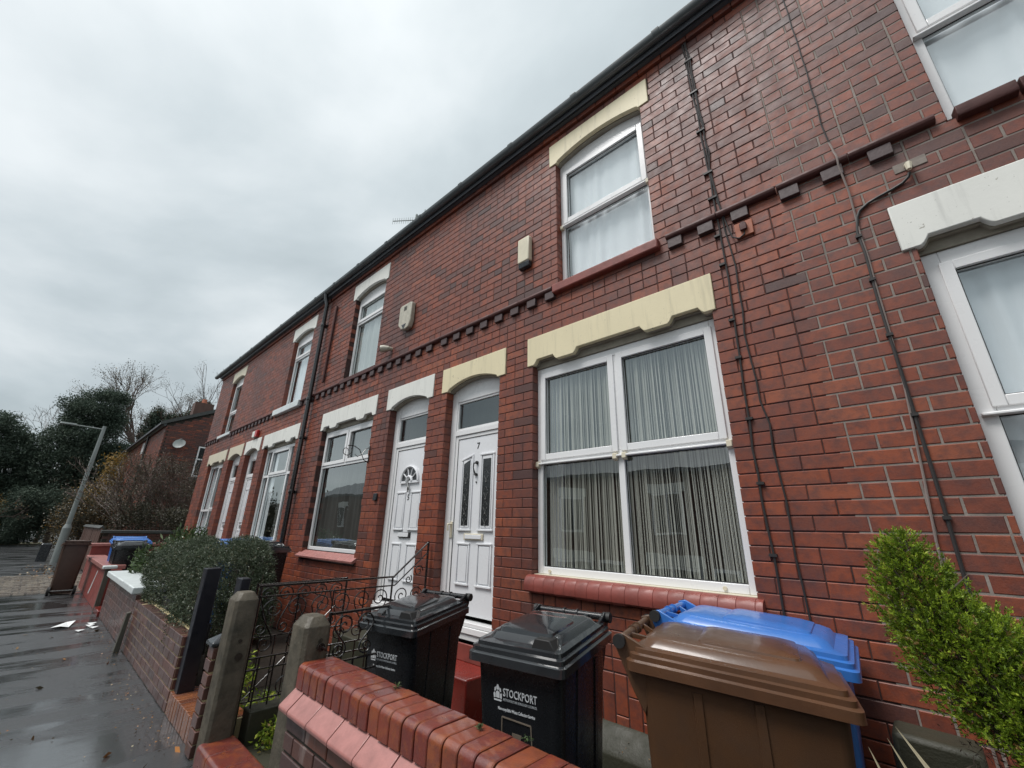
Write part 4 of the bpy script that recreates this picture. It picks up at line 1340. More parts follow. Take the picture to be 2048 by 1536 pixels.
# step at gate of number 7
st = thing('gate_step', 'bullnosed red brick step at the pavement, lowest centre of the photo', 'step', (-3.2, -1.7, 0))
MB().box(-3.74, -1.785, 0, -2.66, -1.585, 0.115).build('core', 'mortar_dk', st)
sm_, cy_, cz_ = bullnose_mesh(0.214, -1.80, -1.575, 0.03, 0.145, 0.028, 'cop_i')
x = -3.745
for k in range(5):
    o = bpy.data.objects.new('brick', sm_); COL.objects.link(o); o.parent = st
    o.location = Vector((x + .11, cy_, cz_ + R_.uniform(-.002, .002))) - root_loc(st)
    t = R_.uniform(.1, .5); o.color = (t, t, t, 1)
    x += .219
MB().box(-3.72, -1.575, 0.0, -2.66, -0.35, 0.055).build('garden_path', 'concrete', kind='structure')
cc = MB().box(-3.86, -1.52, 0.03, -3.72, -0.36, 0.26).build('kerb_wall', 'concrete', bevel=0.01)
tag(cc, 'mossy concrete kerb under the long iron railing', 'kerb')


# stone gate posts
def stone_post(x0, x1, y0, y1, zt, label, holes):
    t = thing('gate_post', label, 'post', ((x0 + x1) / 2, (y0 + y1) / 2, 0), group='stone gate posts of number 7')
    c = 0.028
    def ring(z, ins, sh=0.0):
        a, b, p, q = x0 + ins, x1 - ins, y0 + ins, y1 - ins
        k = 0.02
        return [(a + k, p, z), (b - k, p, z), (b, p + k, z), (b, q - k, z), (b - k, q, z), (a + k, q, z), (a, q - k, z), (a, p + k, z)]
    mb = MB().loft([ring(0, 0), ring(zt * .5, .002), ring(zt - .05, 0.003), ring(zt - 0.012, 0.026), ring(zt, 0.034)])
    p_ = mb.build('shaft', 'stonepost', t, bevel=.004)
    for (yy, zz, r) in holes:
        MB().tube([(x1 - .006, yy, zz), (x1 + .003, yy, zz)], r, 10).build('bolt_hole', 'soil', p_)
    return t


stone_post(-3.90, -3.715, -1.765, -1.60, 1.03, 'taller weathered stone gate post beside the small black-capped pier', [(-1.68, .72, .012), (-1.67, .62, .025)])
gp = stone_post(-2.82, -2.625, -1.72, -1.56, 1.01, 'stone gate post at the left end of the glossy red coping', [(-1.62, .89, .012)])
MB().tube([(-2.622, -1.62, .86), (-2.60, -1.62, .86)], .02, 12).tube([(-2.60, -1.62, .862), (-2.598, -1.60, .85), (-2.60, -1.595, .84)], .006, 6).build('iron_ring', 'iron', gp, smooth=True)


# ironwork; built in the plane x = X, y along the street depth
def spiral(mb, X, cy, cz, r0, turns, start, sgn=1, r=0.0055, rend=0.010):
    pts = []
    n = int(20 * turns)
    for i in range(n + 1):
        u = i / n
        a = start + sgn * turns * 2 * math.pi * u
        rr = r0 + (rend - r0) * u
        pts.append((X, cy + rr * math.cos(a), cz + rr * math.sin(a)))
    mb.tube(pts, r, 5)


def scroll_panel(par, X, y0, y1, z0, z1, n):
    """each cell holds one tall S: a large curl above, a small curl below, mirrored in turn"""
    w = (y1 - y0) / n
    H_ = z1 - z0
    for i in range(n):
        c = y0 + (i + .5) * w
        s = 1 if i % 2 else -1
        m = MB()
        R = min(w * .42, H_ * .30); r2 = R * .72
        cz, cz2 = z1 - R - .006, z0 + r2 + .006
        spiral(m, X, c - s * w * .05, cz, R, 1.45, 0.0 if s > 0 else math.pi, s)
        spiral(m, X, c + s * w * .10, cz2, r2, 1.3, math.pi if s > 0 else 0.0, s)
        a = (X, c - s * w * .05 + s * R, cz); b = (X, c + s * w * .10 - s * r2, cz2)
        mid = [(X, a[1] + (b[1] - a[1]) * u * u * (3 - 2 * u), a[2] + (b[2] - a[2]) * u) for u in (0, .2, .4, .6, .8, 1)]
        m.tube(mid, .0055, 5)
        m.build('scroll', 'iron', par, smooth=True)


rl = thing('iron_railing', 'long black iron railing with scrolls between doors 5 and 7, rising at the house wall', 'railing', (-3.79, -0.8, 0))
X = -3.79
def bar(par, pts, r, name='rail', n=6):
    return MB().tube(pts, r, n).build(name, 'iron', par, smooth=True)
bar(rl, [(X, -1.60, 1.06), (X, -.42, 1.06), (X, -.04, 1.37)], .010)
bar(rl, [(X, -1.60, .985), (X, -.40, .985), (X, -.04, 1.27)], .007)
bar(rl, [(X, -1.58, .575), (X, -.06, .575)], .007)
bar(rl, [(X, -1.58, .50), (X, -.06, .50)], .007)
bar(rl, [(X, -.04, .10), (X, -.04, 1.38)], .012, 'post')
bar(rl, [(X, -1.585, .10), (X, -1.585, 1.06)], .012, 'post')
bar(rl, [(X, -.43, .10), (X, -.43, 1.06)], .010, 'post')
y = -1.50
while y < -.06:
    bar(rl, [(X, y, .20), (X, y, .575)], .0065, 'bar'); y += .108
for y in (-1.29, -1.0, -.71):
    bar(rl, [(X, y, .575), (X, y, .985)], .007, 'bar')
scroll_panel(rl, X, -1.57, -.45, .60, .975, 6)
scroll_panel(rl, X, -.41, -.06, .60, .97, 2)
m = MB(); spiral(m, X, -.14, 1.10, .055, 1.4, 0, 1); spiral(m, X, -.25, 1.03, .04, 1.3, 1, -1); m.build('scroll', 'iron', rl, smooth=True)
m = MB(); spiral(m, X, -1.30, .36, .075, 1.3, 0, 1); spiral(m, X, -1.0, .36, .075, 1.3, 0, 1); m.build('scroll', 'iron', rl, smooth=True)

g7 = thing('iron_gate', 'open scrolled iron gate behind the stone post, partly hidden by a black bin', 'gate', (-2.73, -1.1, 0))
X = -2.73
bar(g7, [(X, -1.52, 1.0), (X, -.74, 1.01)], .009); bar(g7, [(X, -1.52, .735), (X, -.74, .74)], .007); bar(g7, [(X, -1.52, .665), (X, -.74, .67)], .007); bar(g7, [(X, -1.52, .17), (X, -.74, .17)], .008)
bar(g7, [(X, -1.53, .14), (X, -1.53, 1.01)], .011, 'post'); bar(g7, [(X, -.74, .14), (X, -.74, 1.02)], .011, 'post')
y = -1.44
while y < -.76:
    bar(g7, [(X, y, .17), (X, y, .735)], .0065, 'bar'); y += .095
scroll_panel(g7, X, -1.51, -.76, .745, .995, 5)
m = MB(); spiral(m, X, -1.32, .45, .06, 1.3, 0, 1); spiral(m, X, -1.0, .45, .06, 1.3, 0, 1); m.build('scroll', 'iron', g7, smooth=True)

g5 = thing('iron_gate', 'open iron gate with rows of small scrolls, left of the long railing', 'gate', (-4.12, -1.2, 0))
X = -4.12
bar(g5, [(X, -1.5, 1.03), (X, -.72, 1.04)], .009); bar(g5, [(X, -1.5, .64), (X, -.72, .64)], .007)
bar(g5, [(X, -.72, .2), (X, -.72, 1.05)], .010, 'post'); bar(g5, [(X, -1.5, .2), (X, -1.5, 1.05)], .010, 'post')
bar(g5, [(X, -1.5, .2), (X, -.72, .2)], .007)
scroll_panel(g5, X, -1.48, -.74, .65, 1.02, 5)
y = -1.4
while y < -.75:
    bar(g5, [(X, y, .2), (X, y, .64)], .006, 'bar'); y += .11
bar(g5, [(X, -1.45, .22), (X, -.8, .82)], .005, 'brace')

# gate 5: floor step, pier, black posts
s5 = thing('gate_step', 'wet orange-brown brick threshold between hedge wall and capped pier', 'step', (-4.45, -1.65, 0))
MB().box(-4.94, -1.735, 0, -3.98, -1.42, .150).build('core', 'mortar_yel', s5)
x = -4.94
while x < -4.0:
    m = MB().box(-.033, 0, 0, .033, .20, .158).build('brick', 'gwo_i', s5, bevel=.004, local=True)
    m.location = Vector((x + .036, -1.742 + R_.uniform(-.002, .002), R_.uniform(-.002, .002))) - root_loc(s5)
    t = R_.uniform(.2, 1); m.color = (t, t, t, 1)
    x += .0755
sp = MB()
x = -4.94
mw_, cy_, cz_ = bullnose_mesh(0.22, -1.545, -1.425, 0.05, 0.158, 0.01, 'cop_i')
for k in range(4):
    o = bpy.data.objects.new('brick', mw_); COL.objects.link(o); o.parent = s5
    o.location = Vector((x + .115, cy_ + 0.003, cz_)) - root_loc(s5); t = R_.uniform(.7, 1); o.color = (t, t, t, 1); x += .235
pr = thing('brick_pier', 'narrow brick pier with small black pyramid cap, left of the stone post', 'pier', (-3.98, -1.72, 0))
MB().box(-4.03, -1.77, 0, -3.925, -1.665, .66).build('core', 'mortar_yel', pr)
z = 0.0; k = 0
while z < .64:
    dx = .012 if k % 2 else -.004
    m = MB().box(-4.043 + dx, -1.782, z + .006, -3.918 + dx, -1.655, z + .077).build('brick', 'gw_i', pr, bevel=.004)
    t = R_.uniform(0, .9); m.color = (t, t, t, 1); z += .083; k += 1
cp = MB().loft([[(-4.06, -1.80, .665), (-3.90, -1.80, .665), (-3.90, -1.64, .665), (-4.06, -1.64, .665)], [(-4.06, -1.80, .69), (-3.90, -1.80, .69), (-3.90, -1.64, .69), (-4.06, -1.64, .69)], [(-3.99, -1.73, .735), (-3.97, -1.73, .735), (-3.97, -1.71, .735), (-3.99, -1.71, .735)]])
cp.build('cap', 'darkplastic', pr, bevel=.006)
b1 = MB().box(-4.93, -1.72, .0, -4.82, -1.60, 1.12).build('gate_post', 'navywood', bevel=.006)
tag(b1, 'tall navy black timber post in front of the hedge', 'post')
b2 = MB().box(-4.12, -1.67, .0, -4.0, -1.60, 1.10).build('gate_post', 'navywood', bevel=.006)
tag(b2, 'navy black timber post close behind the taller stone post', 'post')

# wall of number 5
w5 = thing('garden_wall', 'low brick wall with buff mortar lines below the clipped hedge', 'wall', (-6.3, -1.7, 0))
MB().box(-7.6, -1.738, 0, -4.95, -1.60, .56).build('core', 'mortar_yel', w5)
brick_run(w5, -7.6, -4.95, .0, .565, -1.741, 'gw_i', 'gw_s', 300, jt=.009, tl=(0, .8))
end_run(w5, -4.952, -1.741, -1.60, .0, .565, 'gw_i', 'gw_s', 1, jt=.007, tl=(.4, .9))
ed = thing('wall_edging', 'black corrugated edging strip along the top of the hedge wall', 'edging', (-6.3, -1.57, 0))
x = -7.5
while x < -4.98:
    MB().box(x, -1.575 + R_.uniform(-.004, .004), .40, x + .062, -1.555, .655 + R_.uniform(-.01, .01)).build('slat', 'navywood', ed, bevel=.004)
    x += .068
sb = MB().prism([(-1.83, 0), (-1.775, 0), (-1.765, .44), (-1.805, .43)], 'x', -7.56, -7.49).build('timber_stub', 'greywood', bevel=.005)
tag(sb, 'short weathered timber stub against the low walls by the pavement', 'post')
# wall of number 3
w3 = thing('garden_wall', 'low brick wall with thick white painted coping', 'wall', (-9.0, -1.65, 0))
MB().box(-10.38, -1.738, 0, -7.62, -1.50, .62).build('core', 'mortar_grey', w3)
brick_run(w3, -10.385, -7.615, .0, .62, -1.741, 'gw_i', 'gw_s', 300, jt=.008, tl=(0, .8))
for (a, b) in ((-10.42, -9.5), (-9.495, -8.6), (-8.595, -7.64)):
    MB().box(a, -1.80, .622, b, -1.44, .705 + R_.uniform(-.004, .004)).build('coping_stone', 'whitestone', w3, bevel=.014, seg=3)
# gate of number 3
s3 = MB().box(-11.0, -1.77, 0, -10.42, -1.3, .085).build('gate_step', 'redstep', bevel=.008)
tag(s3, 'small red painted step in the far gate opening', 'step')
p3 = thing('gate_post', 'slim timber post with a small white cap before the far gateway', 'post', (-11.08, -1.74, 0))
MB().box(-11.13, -1.77, 0, -11.05, -1.70, .69).build('shaft', 'greywood', p3, bevel=.004)
MB().box(-11.17, -1.82, .692, -11.0, -1.62, .745).build('cap', 'whitestone', p3, bevel=.012)
# wall of number 1
w1 = thing('garden_wall', 'red painted rendered wall with pink coping, its face scarred white', 'wall', (-13.1, -1.7, 0))
MB().box(-15.0, -1.75, 0, -11.2, -1.52, .66).build('wall_body', 'redrender', w1, bevel=.006)
x = -15.0
while x < -11.3:
    MB().box(x, -1.80, .662, x + .225, -1.47, .735).build('coping_brick', 'pinktile', w1, bevel=.008); x += .232
MB().prism([(-12.9, .1), (-12.75, .12), (-12.35, .55), (-12.42, .57)], 'y', -1.7525, -1.7505).build('paint_patch', 'whitestone', w1)
bw = thing('boundary_wall', 'red wall with pink coping at the end of the row, running back from the pavement', 'wall', (-15.1, -.9, 0))
MB().box(-15.25, -1.75, 0, -15.05, -.25, .93).build('wall_body', 'redrender', bw, bevel=.005)
MB().box(-15.32, -1.80, .932, -14.98, -.24, 1.0).build('coping', 'pinktile', bw, bevel=.01)


# ------------------------------------------------------------------ wheelie bins
def rrect(w, d, r, cy, z, slope=0.0, y0=0.0, n=4, crown=0.0):
    pts = []
    for (sx, sy, a0) in ((1, 1, 0), (-1, 1, 90), (-1, -1, 180), (1, -1, 270)):
        cx = sx * (w / 2 - r); c_y = cy + sy * (d / 2 - r)
        for i in range(n + 1):
            a = rad(a0 + 90 * i / n)
            x = cx + r * math.cos(a); y = c_y + r * math.sin(a)
            pts.append((x, y, z + slope * (y - y0)))
    return pts


def wheelie_bin(label, front, th, W, Dp, zr, zh, mb_, ml, group=None, base=0.03, scale=1.0, text=None):
    cx = front[0] - math.sin(th) * Dp / 2 * scale
    cyy = front[1] + math.cos(th) * Dp / 2 * scale
    t = thing('wheelie_bin', label, 'wheelie bin', (cx, cyy, base), th, group)
    t.scale = (scale,) * 3
    zr -= base; zh -= base
    zr /= scale; zh /= scale
    yf = -Dp / 2
    sl = (zh - 0.05 - zr) / Dp
    B = MB()
    def bring(z, wf, yf_, yb_, r):
        return rrect(W * wf, (yb_ - yf_), r, (yf_ + yb_) / 2, z)
    yb = Dp / 2 - .03
    rings = [bring(.035, .76, yf + .10, yb - .05, .05), bring(.07, .79, yf + .09, yb - .03, .05), bring(zr * .5, .865, yf + .05, yb - .012, .045),
             bring(zr - .10, .93, yf + .025, yb, .04)]
    top = rrect(W * .945, Dp - .06, .035, -.01, zr - .02, sl, yf)
    rings.append(top)
    B.loft(rings)
    body = B.build('body', mb_, t, smooth=True, local=True, ang=40)
    # rim under the lid
    rm = MB().loft([rrect(W * .97, Dp - .03, .04, -.005, zr - .045, sl, yf), rrect(W * .985, Dp - .02, .04, -.005, zr - .012, sl, yf)])
    rm.build('rim', mb_, body, smooth=True, local=True)
    for s in (-1, 1):
        for yy in (-.08, .12):
            x0_ = s * W * .40
            MB().loft([[(s * (W * .395), yy - .02, .12), (s * (W * .41), yy - .014, .12), (s * (W * .41), yy + .014, .12), (s * (W * .395), yy + .02, .12)],
                       [(s * (W * .462), yy - .02, zr - .05), (s * (W * .481), yy - .014, zr - .05), (s * (W * .481), yy + .014, zr - .05), (s * (W * .462), yy + .02, zr - .05)]]).build('rib', mb_, body, local=True, smooth=True)
    # lid
    def lr(o, z, r, dy=0.0, dd=0.0):
        return rrect(W + 2 * o, Dp + 2 * o - dd, r, dy, zr + z, sl, yf)
    L = MB()
    L.loft([lr(.012, -.05, .03), lr(.018, -.048, .032), lr(.018, -.014, .032), lr(.006, -.008, .03), lr(.006, .010, .03), lr(-.010, .014, .032),
            lr(-.012, .030, .032), lr(-.045, .036, .045, 0.01), lr(-.060, .058, .05, 0.01), lr(-.085, .068, .05, 0.01), lr(-.14, .074, .05, .01)])
    lid = L.build('lid', ml, t, smooth=True, local=True, ang=38)
    # raised saddle on the lid
    def plate(w_, d_, cy_, zz, r):
        return rrect(w_, d_, r, cy_, zr + zz, sl, yf)
    P_ = MB().loft([plate(W * .62, Dp * .50, -.06, .060, .03), plate(W * .60, Dp * .48, -.06, .078, .03), plate(W * .50, Dp * .40, -.05, .086, .03), plate(W * .30, Dp * .22, -.03, .088, .03)])
    P_.build('lid_panel', ml, lid, smooth=True, local=True, ang=40)
    # raised black block stands in for the shade in the corner grip recess
    for s in ((1,) if Dp < .6 else ()):
        MB().prism([(s * (W / 2 - .17), zr + .030), (s * (W / 2 - .045), zr + .030), (s * (W / 2 - .075), zr + .074), (s * (W / 2 - .15), zr + .074)], 'y', yf + .030, yf + .11).build('grip_recess_shade', 'rubber', lid, local=True, bevel=.004)
    # hinge arms and handle bar
    zt_ = zr + sl * Dp
    for s in (-1, 1):
        x = s * (W / 2 - .035)
        MB().prism([(yb - .06, zt_ - .045), (yb - .01, zt_ - .20), (yb + .03, zt_ - .13), (yb + .095, zh - .035), (yb + .10, zh + .012), (yb + .06, zh + .022), (yb - .05, zt_ + .02)], 'x', x - .008, x + .008).build('hinge_arm', mb_, t, local=True, bevel=.004)
        MB().tube([(x + s * .008, yb + .075, zh - .006), (x + s * .03, yb + .075, zh - .006)], .026, 14).build('hinge_cap', 'rubber', t, local=True, smooth=True, ang=40)
    hb = MB().tube([(-W / 2 + .04, yb + .075, zh - .006), (W / 2 - .04, yb + .075, zh - .006)], .018, 12)
    for s in (-1, 1):
        hb.tube([(s * .035, yb + .075, zh - .006), (s * .045, yb + .075, zh - .006)], .024, 12)
    hb.build('handle', mb_, t, smooth=True, local=True, ang=40)
    for s in (-1, 1):
        MB().loft([[(s * .06 - .01, yb - .01, zt_ + .015), (s * .06 + .01, yb - .01, zt_ + .015), (s * .06 + .01, yb - .01, zt_ + .03), (s * .06 - .01, yb - .01, zt_ + .03)],
                   [(s * .12 - .01, yb + .07, zh - .015), (s * .12 + .01, yb + .07, zh - .015), (s * .12 + .01, yb + .07, zh + .004), (s * .12 - .01, yb + .07, zh + .004)]]).build('lid_strut', ml, lid, local=True)
    # wheels
    for s in (-1, 1):
        wx = s * (W * .40 + .03)
        wl = MB().tube([(wx - .025, yb - .02, .10), (wx + .025, yb - .02, .10)], .10, 20).build('wheel', 'rubber', t, smooth=True, local=True, ang=40)
        MB().tube([(wx + s * .025, yb - .02, .10), (wx + s * .03, yb - .02, .10)], .055, 14).build('hub', 'binblack', wl, local=True)
    MB().tube([(-W * .42, yb - .02, .10), (W * .42, yb - .02, .10)], .012, 8).build('axle', 'lead', t, local=True)
    if text:
        body['abs'] = 0
        # front face line between the two highest body rings
        z1, y1 = zr - .10, yf + .025
        z0, y0 = zr * .5, yf + .05
        def fy(z): return y0 + (y1 - y0) * (z - z0) / (z1 - z0)
        tilt = math.atan2(y1 - y0, z1 - z0)
        rot = (math.pi / 2 - tilt, 0, 0)
        zt = text['z']; xo = text.get('x', 0)
        text_obj('STOCKPORT', .044, (xo + .02, fy(zt) - .0012, zt), rot, 'print', body, 'lettering', .0003, .70)
        text_obj('METROPOLITAN BOROUGH COUNCIL', .013, (xo + .02, fy(zt - .018) - .0012, zt - .018), rot, 'printg', body, 'lettering', .0001, .78)
        text_obj('Non-recyclable Waste Collection Service', .0165, (xo + .0, fy(zt - .056) - .0012, zt - .056), rot, 'print', body, 'lettering', .0002, .70)
        # small civic crest: shield, helmet and two supporters
        e = MB()
        def pz(a, b): return (xo - .098 + a * .8, fy(zt + b) - .0014, zt + b)
        def poly(pts): e.add([pz(*p) for p in pts], [tuple(range(len(pts)))])
        poly([(-.012, -.012), (.012, -.012), (.013, .010), (0, .016), (-.013, .010)])
        poly([(-.008, .019), (.008, .019), (.010, .030), (.004, .040), (-.004, .040), (-.010, .030)])
        for s in (-1, 1):
            poly([(s * .015, -.012), (s * .027, -.014), (s * .029, .002), (s * .024, .009), (s * .016, .004)])
            poly([(s * .012, .014), (s * .024, .012), (s * .022, .026), (s * .012, .030)])
        poly([(-.028, -.017), (.028, -.017), (.024, -.024), (-.024, -.024)])
        e.build('crest', 'print', body, local=True, fix=False)
        if text.get('num'):
            zz = text['num']
            text_obj('7', .13, (xo + .0, fy(zz) - .0012, zz), rot, 'tanpaint', body, 'painted_number', .002, .8)
            fr = MB(); a = .085
            for (p, q) in (((-a, zz - .12), (-a + .01, zz + .14)), ((-a + .01, zz + .14), (a - .01, zz + .135)), ((a - .01, zz + .135), (a, zz - .12))):
                fr.tube([(xo + p[0], fy(p[1]) - .0005, p[1]), (xo + q[0], fy(q[1]) - .0005, q[1])], .0035, 4)
            fr.build('painted_border', 'tanpaint', body, local=True)
    return t


wheelie_bin('black wheelie bin in the middle with white lettering and a painted 7', (-1.454, -1.277), .157, .48, .55, .97, 1.072, 'binblack', 'binlid', text={'z': .765, 'x': -.005, 'num': .545})
wheelie_bin('black wheelie bin by the iron gate, in front of door 7', (-2.63, -1.195), .21, .47, .55, .92, 1.035, 'binblack', 'binlid', text={'z': .69, 'x': -.02})
wheelie_bin('large brown wheelie bin nearest the camera', (-.315, -.70), 1.80, .56, .72, .995, 1.085, 'binbrown', 'binbrownlid')
wheelie_bin('blue wheelie bin behind the large brown bin, against the house', (-.31, -.335), 1.66, .53, .73, 1.025, 1.115, 'binblue', 'binblue')
wheelie_bin('brown wheelie bin alone on the far pavement', (-14.30, -2.10), -1.57, .50, .58, 1.0, 1.09, 'binbrownold', 'binbrownold', base=0.0, scale=.87)
wheelie_bin('black wheelie bin in front of the far blue bin', (-11.45, -1.42), 1.57, .56, .6, 1.05, 1.14, 'binblack', 'binlid')
wheelie_bin('blue wheelie bin behind the far red wall', (-12.2, -1.35), 1.57, .62, .65, 1.10, 1.2, 'binblue', 'binblue')
wheelie_bin('black wheelie bin beside the foot of the downpipe', (-6.55, -.62), 1.57, .56, .62, 1.20, 1.27, 'binblack', 'binlid', base=0.1)
wheelie_bin('blue wheelie bin between the hedge and the downpipe', (-7.35, -.66), 1.57, .56, .62, 1.2, 1.28, 'binblue', 'binblue', base=0.1)
gr = thing('cellar_grille', 'dark red iron grille low against the front of number 7', 'grille', (-1.1, -.4, 0))
MB().box(-1.75, -.62, .032, -.3, -.18, .06).build('well', 'rubber', gr)
y = -.60
while y < -.2:
    MB().box(-1.75, y, .065, -.3, y + .014, .085).build('bar', 'ironred', gr); y += .036
MB().box(-1.79, -.19, .03, -.26, -.163, .10).build('frame', 'concrete', gr, bevel=.004)


# ------------------------------------------------------------------ foliage
def leaf_mesh(name, P, D, L, W, mat, parent=None, fold=0.25, tint=None, kind='stuff', label=None):
    """P centres, D directions (unit), L/W leaf length and width arrays: one four-sided leaf each"""
    n = len(P)
    rnd = NR.normal(size=(n, 3))
    side = np.cross(D, rnd); side /= np.linalg.norm(side, axis=1)[:, None] + 1e-9
    nrm = np.cross(D, side)
    L = np.broadcast_to(L, (n,))[:, None]; W = np.broadcast_to(W, (n,))[:, None]
    a = P - D * L / 2
    b = P + side * W / 2 + nrm * W * fold
    c = P + D * L / 2
    d_ = P - side * W / 2 + nrm * W * fold
    V = np.stack([a, b, c, d_], axis=1).reshape(-1, 3)
    if parent is not None:
        V = V - np.array(root_loc(parent))
    me = bpy.data.meshes.new(name)
    me.vertices.add(4 * n); me.loops.add(4 * n); me.polygons.add(n)
    me.vertices.foreach_set('co', V.astype(np.float32).ravel())
    me.loops.foreach_set('vertex_index', np.arange(4 * n, dtype=np.int32))
    me.polygons.foreach_set('loop_start', np.arange(0, 4 * n, 4, dtype=np.int32))
    me.update(calc_edges=True)
    at = me.attributes.new('tint', 'FLOAT', 'POINT')
    t = NR.rand(n) if tint is None else tint
    at.data.foreach_set('value', np.repeat(t, 4).astype(np.float32))
    me.materials.append(M[mat])
    o = bpy.data.objects.new(name, me); COL.objects.link(o)
    if parent is not None: o.parent = parent
    if kind: o['kind'] = kind
    return o


def unit(n):
    v = NR.normal(size=(n, 3)); return v / np.linalg.norm(v, axis=1)[:, None]


def blobs(bl, n, shell=0.35, lump=0.18, clump=0):
    """points in ellipsoids [(c, r, weight)], denser towards the surface, lumpy"""
    w = np.array([b[2] for b in bl], float); w /= w.sum()
    idx = NR.choice(len(bl), n, p=w)
    C = np.array([b[0] for b in bl])[idx]; Rr = np.array([b[1] if hasattr(b[1], '__len__') else (b[1],) * 3 for b in bl])[idx]
    u = unit(n)
    ph = u * 3.1 + C
    lum = 1 + lump * np.sin(ph[:, 0] * 2.7 + C[:, 2]) * np.sin(ph[:, 1] * 3.3) + lump * .6 * np.sin(ph[:, 2] * 6.1 + ph[:, 0] * 5)
    r = NR.rand(n) ** shell
    P = C + u * Rr * (r * lum)[:, None]
    out = u / Rr; out /= np.linalg.norm(out, axis=1)[:, None]
    return P, out


def clustered(bl, ncl, per, spread, **k):
    P, O = blobs(bl, ncl, **k)
    P = np.repeat(P, per, axis=0) + NR.normal(size=(ncl * per, 3)) * spread
    return P, np.repeat(O, per, axis=0), np.repeat(NR.rand(ncl), per)


# clipped hedge of number 5
hd = thing('hedge', 'clipped small-leaved green hedge bulging over the low brick wall', 'hedge', (-6.2, -1.3, 0))
n = 70000
HP = NR.rand(n, 3)
hx = -8.0 + HP[:, 0] * 3.0; hy = -1.62 + HP[:, 1] * 0.62; hz = 0.42 + HP[:, 2] * 0.78
ii = NR.randint(0, 10, n)
s_ = NR.rand(n) ** 2 * 0.09
hz = np.where(ii < 4, 1.20 - s_, hz); hy = np.where((ii >= 4) & (ii < 7), -1.62 + s_, hy); hx = np.where(ii == 7, -5.0 - s_, hx); hx = np.where(ii == 8, -8.0 + s_, hx)
bul = 0.07 * np.sin(hx * 3.1) + 0.05 * np.sin(hx * 7.7 + 1) + 0.04 * np.sin(hz * 9 + hx * 4)
hy2 = hy - bul * (hy < -1.4) * 0.8
cor = np.clip((hz - 0.95) / 0.28, 0, 1) * np.clip((-1.42 - hy) / .25, 0, 1)
hz2 = hz + bul * (hz > 1.0) * 0.9 - 0.12 * cor + .05 * np.sin(hy * 9)
hy = np.where(hx > -6.0, -1.62 + (hy + 1.62) * (1 - .45 * np.clip((hx + 6.0) / .9, 0, 1)), hy)
endx = np.clip((hx + 5.4) / .4, 0, 1)
hz2 = hz2 - endx ** 2 * .22 * (hz > .9)
hy2 = hy2 + endx ** 2 * .14 * (hy < -1.4)
hx2 = hx - 0.08 * np.sin(hz * 7 + hy * 5) * (hx > -5.2)
Pp = np.stack([hx2, hy2, hz2], 1) + NR.normal(size=(n, 3)) * .012
Dd = unit(n) + np.array([0.1, -0.35, 0.75]); Dd /= np.linalg.norm(Dd, axis=1)[:, None]
tn = np.clip(NR.rand(n) * .75 + .15 * np.sin(hx * 4 + hz * 5) + (NR.rand(n) < .04) * .4, 0, 1)
leaf_mesh('foliage', Pp, Dd, NR.uniform(.016, .032, n), NR.uniform(.007, .012, n), 'leaf_hedge', hd, tint=tn)
# sprays sticking out
sp_n = 1500
base = np.stack([NR.uniform(-7.9, -5.05, sp_n), NR.uniform(-1.6, -1.05, sp_n), NR.uniform(1.06, 1.17, sp_n)], 1)
base[:, 2] += 0.09 * np.sin(base[:, 0] * 3.1)
front = NR.rand(sp_n) < .45
base[front, 1] = -1.62; base[front, 2] = NR.uniform(.5, 1.15, front.sum())
endm = NR.rand(sp_n) < .2
base[endm, 0] = -5.04; base[endm, 2] = NR.uniform(.55, 1.05, endm.sum())
dr = unit(sp_n) * .6 + np.array([0.25, -.25, .6]); dr[front] += np.array([0.2, -.7, -.2]); dr[endm] += np.array([.9, 0, -.2]); dr /= np.linalg.norm(dr, axis=1)[:, None]
k = 9
Ps = (base[:, None, :] + dr[:, None, :] * (np.linspace(0, .10, k)[None, :, None])).reshape(-1, 3)
Ds = np.repeat(dr, k, axis=0) + unit(sp_n * k) * .9; Ds /= np.linalg.norm(Ds, axis=1)[:, None]
leaf_mesh('sprays', Ps + NR.normal(size=Ps.shape) * .003, Ds, .02, .008, 'leaf_hedge', hd)
tw = MB()
for i in range(60):
    x = R_.uniform(-7.6, -4.9); y = R_.uniform(-1.5, -1.0)
    tw.tube([(x, y, .03), (x + R_.uniform(-.1, .1), y, .5), (x + R_.uniform(-.2, .2), y + R_.uniform(-.1, .1), 1.05)], [.012, .008, .003], 4)
tw.build('twigs', 'bark', hd, kind='stuff')

# low weeds at the foot of the hedge
wp = thing('weed_clump', 'bright green weeds growing behind the small capped pier', 'weeds', (-4.45, -1.3, 0))
P, O = blobs([((-4.5, -1.38, .30), (.16, .12, .18), 1), ((-4.25, -1.25, .12), (.15, .15, .1), .5), ((-3.62, -1.38, .13), (.1, .12, .1), .5)], 900)
leaf_mesh('leaves', P, O * .4 + unit(len(P)), .035, .016, 'leaf_shrub', wp)

